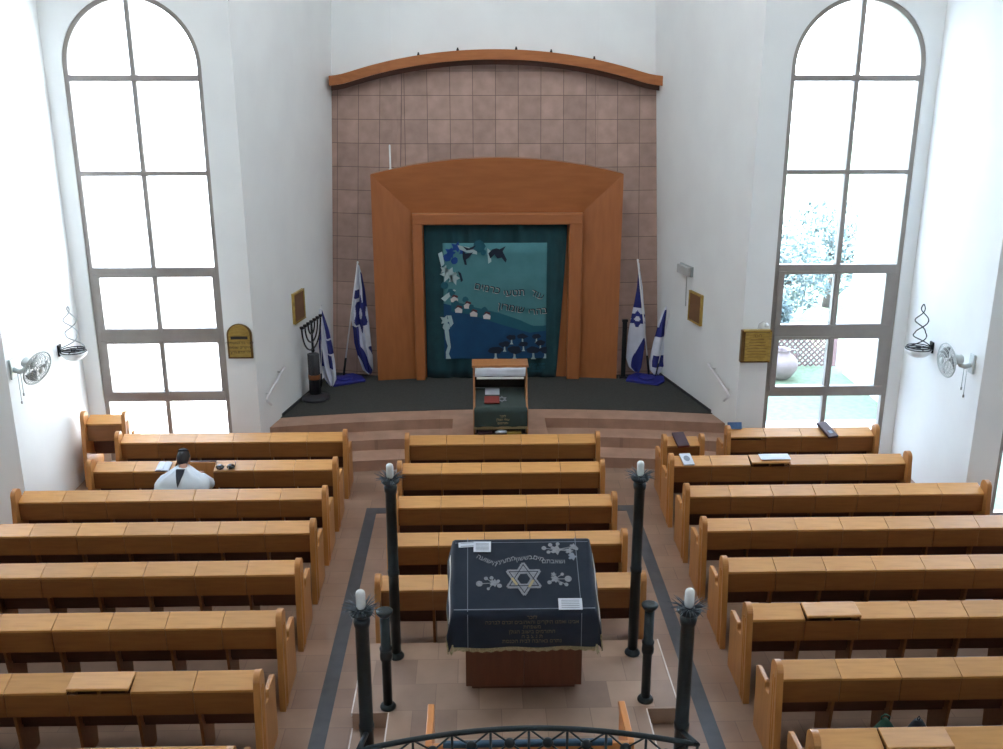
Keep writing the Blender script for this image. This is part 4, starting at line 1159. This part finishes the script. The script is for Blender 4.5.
# interlaced star: outlined bars
st_ = MB()
R = .150
def bars(R, wd, th, z0, which):
    mb = MB()
    for k0 in which:
        P_ = [(R*math.cos(PI/2+k0*PI+2*PI*i/3), R*math.sin(PI/2+k0*PI+2*PI*i/3)) for i in range(3)]
        for i in range(3):
            a = Vector(P_[i]+(0,)); b = Vector(P_[(i+1) % 3]+(0,)); d = (b-a).normalized(); c = (a+b)/2
            mb.obox(c+Vector((0,0,z0+.0006*i)), d, Vector((-d.y,d.x,0)), (0,0,1), (b-a).length+wd*.8, wd, th)
    return mb
XS, SS = .005, Ld*.42
o = bars(R, .046, .003, 0, (0,)).build('star_emblem', M['silver'], cl, weld=False); place_cloth(o, XS, SS)
o2 = bars(R, .046, .003, .003, (1,)).build('star_band', M['silver'], o, weld=False)
o3 = bars(R, .007, .002, .006, (0,1)).build('star_inlay', M['clothtop'], o, weld=False)
q = MB(); a = math.radians(60)
for (cx_, cy_, an) in ((-.085,-.03,-60),(.065,-.055,60)):
    d = Vector((math.cos(math.radians(an)), math.sin(math.radians(an)), 0)); q.obox((cx_,cy_,.009), d, (-d.y,d.x,0), (0,0,1), .085, .022, .003)
q.build('gold_link', M['gold'], o, weld=False)
def spray(name, x, s, items, m=M['silver']):
    q = MB()
    for (dx, dy, r, k_) in items:
        n = 14; pts = []
        for i in range(n):
            rr = r*(1+(.35 if k_ else 0)*math.cos(5*2*PI*i/n)); pts.append((dx+rr*math.cos(2*PI*i/n), dy+rr*math.sin(2*PI*i/n)))
        q.prism(pts, 0, .0025, 'z')
    for (dx, dy, r, k_) in items[1:]:
        c = Vector((items[0][0], items[0][1], .001)); e = Vector((dx,dy,.001)); d = e-c
        q.obox((c+e)/2, d, (-d.y,d.x,0), (0,0,1), d.length, .006, .002)
    o = q.build(name, m, cl, weld=False); place_cloth(o, x, s); return o
spray('flower_spray', -.265, SS-.04, [(0,0,.034,1),(-.13,-.005,.030,0),(-.07,.05,.018,0),(.05,-.03,.022,0),(.04,.02,.016,0),(-.05,-.06,.014,0),(-.02,.055,.018,0)])
spray('flower_spray', .285, SS-.005, [(0,0,.032,1),(.12,.0,.032,0),(.07,.05,.016,0),(-.05,-.035,.020,0),(.05,-.05,.016,0),(.10,-.06,.018,0),(-.01,.05,.02,1)])
spray('vine_spray', .315, Ld*.82, [(0,0,.045,1),(-.11,.02,.022,0),(-.05,.055,.020,0),(.02,.065,.018,0),(.12,-.015,.030,1),(.16,.035,.028,1),(-.07,-.025,.018,0),(.19,.01,.018,0)])
spray('blue_flower', .46, Ld*.72, [(0,0,.034,1),(.0,.03,.014,0)], M['print'])
for t_, x, s, sz, rt in (('ושאבתם', .285, Ld*.655, .047, -.03), ('מים', .150, Ld*.70, .050, -.30), ('בששון', .015, Ld*.705, .047, .15), ('ממעיני', -.150, Ld*.675, .049, .32), ('הישועה', -.325, Ld*.68, .050, -.50)):
    o = text_obj(t_, sz*1.35, M['silver'], 'hebrew_word', cl, Matrix.Identity(4), bold=.002); place_cloth(o, x, s, rt, .008)
for i, t_ in enumerate(('לזכר', 'אבינו ואמנו היקרים והאהובים זכרם לברכה', 'משפחת', 'התורמים בישוב הגולן', 'ת נ צ ב ה', 'נתרם באהבה לבית הכנסת')):
    o = text_obj(t_, .048, M['goldtext'], 'hebrew_line', cl, Matrix.Translation(on_front(.065, .035+i*.045, .004)) @ FACE)
# papers on the cloth
def cloth_sheet(label, x, s, wx, ws, rot=0, h=.014, lines=6):
    q = MB(); q.box(-wx/2, wx/2, -ws/2, ws/2, 0, .003)
    o = q.build('paper_sheet', M['paper'], None, label, 'paper'); o.matrix_world = Matrix.Translation(Vector((.405, YN, ZN))+on_cloth(x, s, h)) @ slope_m @ Matrix.Rotation(rot, 4, 'Z')
    q = MB()
    for i in range(lines): q.box(-wx*.38, wx*.38, ws*(.32-.64*i/max(1,lines-1))-.003, ws*(.32-.64*i/max(1,lines-1))+.003, .003, .0038)
    q.build('printed_lines', M['print'], o)
cloth_sheet('white printed sheet near the far left corner of the navy cloth', -.365, Ld*.86, .16, .115, -.02, .018)
cloth_sheet('narrow white slip tucked under the sheet on the navy cloth', -.50, Ld*.90, .17, .055, .06, .013, 2)
cloth_sheet('white printed sheet at the near right corner of the navy cloth', .405, .055, .21, .115, -.01, .014, 5)

# ------------------------------------------------------------------ small things on the pews
def small(name, label, cat, mb, m, loc, rot=(0,0,0), **k):
    o = mb.build(name, m, None, label, cat, **k); o.location = loc; o.rotation_euler = rot; return o
tilt = math.atan(.066/.196)
q = MB(); q.box(-.085,.085,-.15,.15,0,.035)
o = small('prayer_book', 'dark plum book lying lengthwise on the single-seat pew at the foot of the steps', 'book', q, M['bookdark'], (2.86, 12.86, .872), (tilt,0,.14), bevel=.004)
q = MB(); q.box(-.08,.08,-.155,-.14,.004,.03); q.build('pages', M['red'], o)
q = MB(); q.box(-.075,.075,-.115,.115,0,.022)
o = small('prayer_booklet', 'small white booklet with grey oval emblem on the aisle end of the six-lid pew', 'book', q, M['paper'], (2.80, 12.145, .870), (tilt,0,.12), bevel=.003)
q = MB(); q.prism([(.042*math.cos(2*PI*i/16), .055*math.sin(2*PI*i/16)+.01) for i in range(16)], .022, .0235, 'z'); q.build('cover_emblem', M['print'], o)
q = MB(); q.box(-.20,.20,-.075,.075,0,.004)
small('paper_sheet', 'white sheet lying on the raised lid of the six-lid pew', 'paper', q, M['paper'], (3.975, 12.13, .911), (.125,0,.01))
q = MB(); q.box(-.10,.10,-.05,.05,0,.04)
o = small('prayer_book', 'blue book standing at the end of the four-lid pew under the right window', 'book', q, M['bookblue'], (3.73, 13.30, .925), (1.15,0,0), bevel=.004)
q = MB(); q.box(-.095,.095,-.052,-.048,.005,.035); q.build('pages', M['whitecloth'], o)
q = MB(); q.box(-.08,.08,-.17,.17,0,.04)
o = small('spectacle_case', 'long dark purple case lying across the four-lid pew under the right window', 'case', q, M['bookdark'], (5.05, 13.18, .876), (tilt,0,.28), bevel=.01)
q = MB(); q.box(-.03,.03,-.10,-.04,.04,.043); q.build('worn_label', M['print'], o)
# open white book beside the person
o = thing('open_book', 'open white-paged book on the pew lid left of the person', 'book', (-4.12, 12.10, .866)); o.rotation_euler = (tilt, 0, -.05); o.scale = (.72, 1, 1)
for s in (-1, 1):
    q = MB()
    q.prism([(0,0),(.0,.012),(.03*s,.022),(.09*s,.020),(.12*s,.010),(.12*s,0)], -.085, .085, 'y'); q.build('page_block', M['paper'], o)
q = MB(); q.box(-.125,.125,-.09,.09,-.006,0); q.build('cover', M['bookdark'], o)
# sunglasses
o = thing('sunglasses', 'pair of black round-lensed sunglasses lying on the lid right of the person', 'sunglasses', (-3.31, 12.075, .858)); o.rotation_euler = (tilt, 0, .12)
for s in (-1, 1):
    q = MB(); q.lathe([(.0,.030),(.028,.027),(.046,.015),(.052,0),(.046,-.004),(0,-.006)], (s*.068,0,.01), 18); q.build('lens', M['lens'], o)
    q = MB(); q.tube([(s*.12,.0,.01),(s*.125,.08,.006),(s*.11,.12,.0)], .004, 6); q.build('temple_arm', M['black'], o)
q = MB(); q.tube([(-.022,0,.016),(0,.006,.024),(.022,0,.016)], .004, 6); q.build('bridge', M['black'], o)
# green bag and dark cap on the seat of the last right pew
t = thing('green_bag', 'slumped green cloth bag on a seat near the bottom right', 'bag', (3.30, 6.72, .441))
q = MB(); rings = []
for i in range(11):
    a = i/10; r = (.100*(1-a**2.6)+.014); rings.append([(r*1.2*math.cos(2*PI*k_/16)*(1+.08*math.sin(3*2*PI*k_/16+i)), r*.75*math.sin(2*PI*k_/16), .37*a) for k_ in range(16)])
q.loft(rings); q.build('bag_body', M['green'], t)
q = MB(); q.tube([(-.03,0,.36),(-.035,0,.385),(0,.01,.40),(.035,0,.385),(.03,0,.36)], .008, 6); q.build('handle', M['green'], t)
t = thing('backpack', 'small dark blue rounded backpack with a white mark beside the green bag', 'bag', (3.575, 6.72, .441))
q = MB(); rings = []
for i in range(11):
    a = i/10; r = .088*(1-max(0,a-.55)**2*3.2)+.004; rings.append([(r*math.cos(2*PI*k_/16), r*.75*math.sin(2*PI*k_/16), .345*a) for k_ in range(16)])
q.loft(rings); q.build('bag_body', M['darkcloth'], t)
q = MB(); q.tube([(0,0,.335),(-.012,0,.365),(0,0,.385),(.012,0,.365),(0,0,.335)], .005, 6); q.build('carry_loop', M['darkcloth'], t)
q = MB(); q.box(.015,.05,-.066,-.050,.275,.30); q.build('white_mark', M['paper'], t)

# ------------------------------------------------------------------ seated person
ps = thing('person', 'seated dark-haired person in a white shawl with a dark collar, bent over the pew desk', 'person', (-3.75, 11.52, 0))
def rel(x, y, z): return Vector((x, y, z))
J = {'pelvis':(0,0,.56), 'waist':(0,.03,.72), 'chest':(0,.12,.88), 'neckb':(0,.165,.97), 'neck':(.0,.21,1.02), 'head0':(0,.245,1.07),
     'shL':(-.17,.13,.92), 'elL':(-.27,.26,.76), 'wrL':(-.13,.46,.80), 'shR':(.17,.13,.92), 'elR':(.27,.26,.76), 'wrR':(.13,.46,.80),
     'hipL':(-.10,.02,.53), 'knL':(-.13,.42,.52), 'anL':(-.13,.45,.09), 'hipR':(.10,.02,.53), 'knR':(.13,.42,.52), 'anR':(.13,.45,.09),
     'toL':(-.14,.60,.045), 'toR':(.14,.60,.045)}
names = list(J); idx = {n_: i for i, n_ in enumerate(names)}
ed = [('pelvis','waist'),('waist','chest'),('chest','neckb'),('neckb','neck'),('neck','head0'),('chest','shL'),('shL','elL'),('elL','wrL'),('chest','shR'),('shR','elR'),('elR','wrR'),
      ('pelvis','hipL'),('hipL','knL'),('knL','anL'),('anL','toL'),('pelvis','hipR'),('hipR','knR'),('knR','anR'),('anR','toR')]
rad = {'pelvis':.13,'waist':.12,'chest':.10,'neckb':.06,'neck':.052,'head0':.055,'shL':.045,'elL':.038,'wrL':.027,'shR':.045,'elR':.038,'wrR':.027,'hipL':.085,'knL':.058,'anL':.038,'hipR':.085,'knR':.058,'anR':.038,'toL':.03,'toR':.03}
verts = [J[n_] for n_ in names]; rr_ = [rad[n_] for n_ in names]; edges = [(idx[a], idx[b]) for a, b in ed]
for s, wn in ((-1,'wrL'), (1,'wrR')):
    w0 = Vector(J[wn]); pi_ = len(verts); palm = w0+Vector((-s*.02,.055,.002)); verts.append(tuple(palm)); rr_.append(.026); edges.append((idx[wn], pi_))
    for k_ in range(4):
        off = (k_-1.5)*.019; ln = (.030,.034,.032,.026)[k_]
        a = palm+Vector((off,.03,0)); b = a+Vector((off*.1,ln,-.002)); c = b+Vector((0,ln*.7,-.014))
        i0 = len(verts); verts += [tuple(a),tuple(b),tuple(c)]; rr_ += [.009,.0085,.0075]; edges += [(pi_,i0),(i0,i0+1),(i0+1,i0+2)]
    a = palm+Vector((-s*.028,.0,.0)); b = a+Vector((-s*.018,.03,-.004)); i0 = len(verts); verts += [tuple(a),tuple(b)]; rr_ += [.010,.0085]; edges += [(pi_,i0),(i0,i0+1)]
me = D.meshes.new('body'); me.from_pydata(verts, edges, [])
body = D.objects.new('body', me); COL.objects.link(body); body.parent = ps; me.materials.append(M['skin'])
bm = bmesh.new(); bm.from_mesh(me); sk = bm.verts.layers.skin.verify(); bm.verts.ensure_lookup_table()
for i, v in enumerate(bm.verts): v[sk].radius = (rr_[i], rr_[i]); v[sk].use_root = (i == 0)
bm.to_mesh(me); bm.free()
sm_ = body.modifiers.new('skin', 'SKIN'); sm_.use_smooth_shade = True
ss_ = body.modifiers.new('sub', 'SUBSURF'); ss_.levels = 1; ss_.render_levels = 2
# head
hd = Vector((-.01, .285, 1.10)); hrot = Matrix.Rotation(math.radians(-32), 4, 'X')
q = MB(); nn = 24; mm_ = 18; vs = []
for i in range(mm_+1):
    t_ = PI*i/mm_
    for k_ in range(nn):
        a = 2*PI*k_/nn; x = .074*math.sin(t_)*math.cos(a); y = .094*math.sin(t_)*math.sin(a); z = -.112*math.cos(t_)
        if z < -.03: x *= 1-.30*(-z-.03)/.08; y = y*(1-.20*(-z-.03)/.08)+(.012 if y > 0 else 0)
        if y > .04 and abs(x) < .022 and -.045 < z < .015: y += .020*(1-abs(x)/.022)*(1-max(0,z)/.03)
        if y > .05 and .012 < abs(x) < .045 and .0 < z < .03: y -= .008
        vs.append((x,y,z))
q.add(vs, [(i*nn+k_, i*nn+(k_+1) % nn, (i+1)*nn+(k_+1) % nn, (i+1)*nn+k_) for i in range(mm_) for k_ in range(nn)], 0, True)
for s in (-1, 1): q.ball((s*.076,-.004,-.012), .012, .022, .033, 10)
head = q.build('head', M['skin'], ps); head.matrix_local = Matrix.Translation(hd) @ hrot
q = MB()
for s in (-1, 1): q.ball((s*.029,.082,.012), .0115, .009, .009, 10)
q.build('eye', M['lens'], head)
q = MB(); q.ball((0,.088,-.062), .022, .008, .006, 10); q.build('mouth', M['red'], head)
q = MB(); vs = []
for i in range(mm_+1):
    t_ = PI*i/mm_
    for k_ in range(nn):
        a = 2*PI*k_/nn; x = .083*math.sin(t_)*math.cos(a); y = .102*math.sin(t_)*math.sin(a); z = -.118*math.cos(t_)+.006
        front = y > .035
        lim = .045 if front else (-.095 if y < -.01 else -.03)
        if z < lim: f_ = .80; x *= f_; y *= f_; z = z if z > lim-.03 else lim-.03
        vs.append((x, y-.004, z))
q.add(vs, [(i*nn+k_, i*nn+(k_+1) % nn, (i+1)*nn+(k_+1) % nn, (i+1)*nn+k_) for i in range(mm_) for k_ in range(nn)], 0, True)
q.build('hair', M['hair'], head)
q = MB(); q.lathe([(.068,.085),(.066,.098),(.052,.115),(.030,.125),(0,.129)], (0,-.022,.0), 18); q.build('skullcap', M['darkcloth'], head)
# shawl: wide over shoulders and upper arms, open V at the back of the neck
q = MB(); rings = []; nn = 40
prof = [ # centre y, z, half width, half depth
 (.0,.50,.22,.16),(.0,.60,.25,.17),(.03,.70,.30,.18),(.07,.76,.345,.19),(.10,.82,.345,.19),(.12,.88,.315,.18),(.135,.93,.25,.16),(.155,.97,.18,.135),(.175,1.0,.125,.11),(.19,1.025,.085,.085)]
for (cy, cz, hw, hdp) in prof:
    rings.append([(hw*(1 if True else 1)*math.copysign(abs(math.cos(2*PI*k_/nn))**.85, math.cos(2*PI*k_/nn))*(1+.02*math.sin(k_*1.7+cz*30)), cy+hdp*math.sin(2*PI*k_/nn)*(1+.04*math.sin(k_*2.1)), cz+.010*math.sin(k_*1.3)) for k_ in range(nn)])
q.loft(rings); q.build('shawl', M['shirt'], ps)
q = MB()
for s in (-1, 1):
    pts = [Vector((s*.15,.13,.88)), Vector((s*.23,.18,.83)), Vector((s*.275,.26,.765)), Vector((s*.22,.35,.775)), Vector((s*.165,.42,.795))]
    q.tube(pts, [.088,.098,.090,.070,.052], 14)
q.build('sleeves', M['shirt'], ps)
q = MB()   # dark V at the nape, lying on the back of the shawl
pts = [(-.055,1.03,.10),(.055,1.03,.10),(.042,.98,.045),(.020,.92,-.035),(.0,.865,-.085),(-.02,.92,-.035),(-.044,.98,.045)]
vs = [(x+.005, y_-.040, z+.004) for x, z, y_ in pts]; vs2 = [(x, y+.03, z) for x, y, z in vs]; n = len(vs)
q.add(vs+vs2, [tuple(range(n)), tuple(range(2*n-1, n-1, -1))]+[(i, (i+1) % n, n+(i+1) % n, n+i) for i in range(n)])
q.build('dark_collar', M['darkcloth'], ps)
q = MB()
for s in (-1, 1): q.tube([(s*.09,.0,.545),(s*.12,.22,.545),(s*.135,.43,.525),(s*.135,.45,.30),(s*.135,.455,.10)], [.10,.09,.075,.06,.05], 14)
q.tube([(-.14,-.01,.55),(0,-.02,.56),(.14,-.01,.55)], .105, 14)
q.build('trousers', M['darkcloth'], ps)
for s in (-1, 1):
    q = MB(); q.loft([[(s*.137+w_*math.cos(2*PI*k_/14), y_, .002+max(0, h_*(.5+.5*math.sin(2*PI*k_/14)))) for k_ in range(14)] for (y_, w_, h_) in ((.40,.035,.06),(.44,.045,.10),(.52,.047,.085),(.60,.048,.055),(.66,.035,.035))]); q.build('shoe', M['black'], ps)

# ------------------------------------------------------------------ fill panels added unseen overhead to brighten the hall
FILL_E = 5.2
def emis(name, color, st):
    m = D.materials.new(name); m.use_nodes = True; b = m.node_tree.nodes['Principled BSDF']
    b.inputs['Base Color'].default_value = (.8,.8,.8,1); b.inputs['Emission Color'].default_value = color; b.inputs['Emission Strength'].default_value = st; return m
M['lamp'] = emis('added_fill_diffuser', (.89,.96,1,1), FILL_E)
for i, (x, y) in enumerate([(a, b) for b in (9.6, 12.0, 14.2) for a in (-2.0, .35, 2.7)] + [(a, b) for b in (9.4, 11.2) for a in (-5.0, 5.6)]):
    t = thing('added_fill_panel', 'square white fill panel added unseen high above the hall', 'fill light', (x, y, TOP), 'added fill panels above the hall')
    q = MB(); q.box(-.42,.42,-.42,.42,-.06,-.0); q.build('frame', M['emlight'], t)
    q = MB(); q.box(-.39,.39,-.39,.39,-.075,-.061); q.build('diffuser', M['lamp'], t)

# ------------------------------------------------------------------ outside
g = MB(); g.box(-60, 60, 14.7, 90, -.5, -.12); g.box(-60, -10.9, -10, 14.7, -.5, -.12); g.box(11.5, 60, -10, 14.7, -.5, -.12)
g.box(-11.2, -6.15, 12.2, 14.7, -.5, -.12); g.box(6.8, 11.8, 12.2, 14.7, -.5, -.12)
g.build('ground_lawn', M['grass'], kind='structure')
def ext(name, *a, m='paving'): q = MB(); q.box(*a); q.build(name, M[m], kind='structure')
ext('ground_path', 3.9, 9.0, 14.7, 16.3, -.12, -.09)
ext('ground_bounce_left', -16, -3.6, 14.7, 22, -.12, -.09)  # pale ground added outside to brighten the left wall
ext('wall_bounce_left', -16, -3.0, 20.6, 21.0, -.12, 9, m='extwall')  # white wall added to fill the left window and bounce light in
ext('wall_neighbour_right', 7.55, 7.8, 16.0, 19.2, -.12, 9, m='extwall')
# lattice fence
lf = thing('lattice_fence', 'pinkish diagonal lattice fence across the garden beyond the right window', 'fence', (6.15, 19.75, -.12))
q = MB()
for i in range(-14, 34):
    for s in (-1, 1):
        xa = -1.6+i*.12; t0, t1 = 0.0, .85
        if s > 0: t0 = max(0, -1.4-xa); t1 = min(.85, 1.4-xa)
        else: t0 = max(0, xa-1.4); t1 = min(.85, xa+1.4)
        if t1-t0 < .05: continue
        a = Vector((xa+s*t0,0.01*s,t0)); b = Vector((xa+s*t1,0.01*s,t1))
        d = b-a; q.obox((a+b)/2, d, (0,1,0), d.cross(Vector((0,1,0))), d.length, .012, .035)
q.build('lattice', M['lattice'], lf, weld=False)
for x in (-1.4, 0, 1.4):
    q = MB(); q.box(x-.04, x+.04, -.04, .04, 0, .95); q.build('post', M['lattice'], lf)
q = MB(); q.box(-1.4, 1.4, -.03, .03, .85, .91); q.build('top_rail', M['lattice'], lf)
# clay pot
cpot = thing('clay_urn', 'pale clay garden urn on the lawn beyond the right window', 'urn', (6.15, 18.9, -.12))
q = MB(); q.lathe([(.14,0),(.22,.06),(.33,.22),(.35,.34),(.28,.46),(.17,.54),(.15,.58),(.19,.62),(.17,.62),(.13,.58),(.14,.5)], n=26); q.build('urn_body', M['pot'], cpot)
q = MB(); q.tube([(.15,0,.58),(.28,0,.60),(.33,0,.50),(.30,0,.40)], .022, 8); q.tube([(-.15,0,.58),(-.28,0,.60),(-.33,0,.50),(-.30,0,.40)], .022, 8); q.build('handle', M['pot'], cpot)
# trees
def tree(label, x, y, h, r, seed, name='garden_tree'):
    t = thing(name, label, 'tree', (x, y, -.12), 'trees beyond the right window'); rd = random.Random(seed)
    q = MB(); q.tube([(0,0,0),(.05,.02,h*.3),(-.05,.05,h*.55),(0,0,h*.75)], [.14,.11,.08,.04], 8)
    for k_ in range(5):
        a = rd.uniform(0,6.28); q.tube([(0,0,h*(.35+.08*k_)), (r*.35*math.cos(a),r*.35*math.sin(a),h*(.5+.08*k_)), (r*.6*math.cos(a),r*.6*math.sin(a),h*(.62+.07*k_))], [.05,.035,.015], 6)
    q.build('trunk', M['bark'], t, weld=False)
    q = MB(); nl = 2600
    for i in range(nl):
        a = rd.uniform(0,2*PI); b = rd.uniform(-1,1); rr2 = r*(rd.random()**.4)
        c = Vector((rr2*math.cos(a)*math.sqrt(1-b*b), rr2*math.sin(a)*math.sqrt(1-b*b), h*.68+rr2*b*.85))
        d = Vector((rd.gauss(0,1),rd.gauss(0,1),rd.gauss(0,1))).normalized(); e = d.orthogonal().normalized(); s_ = rd.uniform(.06,.11)
        q.add([c-d*s_, c+e*s_*.45, c+d*s_, c-e*s_*.45], [(0,1,2,3)])
    q.build('foliage', M['leaf'], t, fix=False)
tree('loose pale-leaved shrub behind the left part of the lattice fence', 7.2, 23.2, 2.0, 1.35, 1)
tree('rounded shrub behind the right end of the lattice fence', 9.3, 25.2, 2.4, 1.5, 2)
tree('low shrub close behind the clay urn', 6.3, 21.3, 1.3, .75, 3)
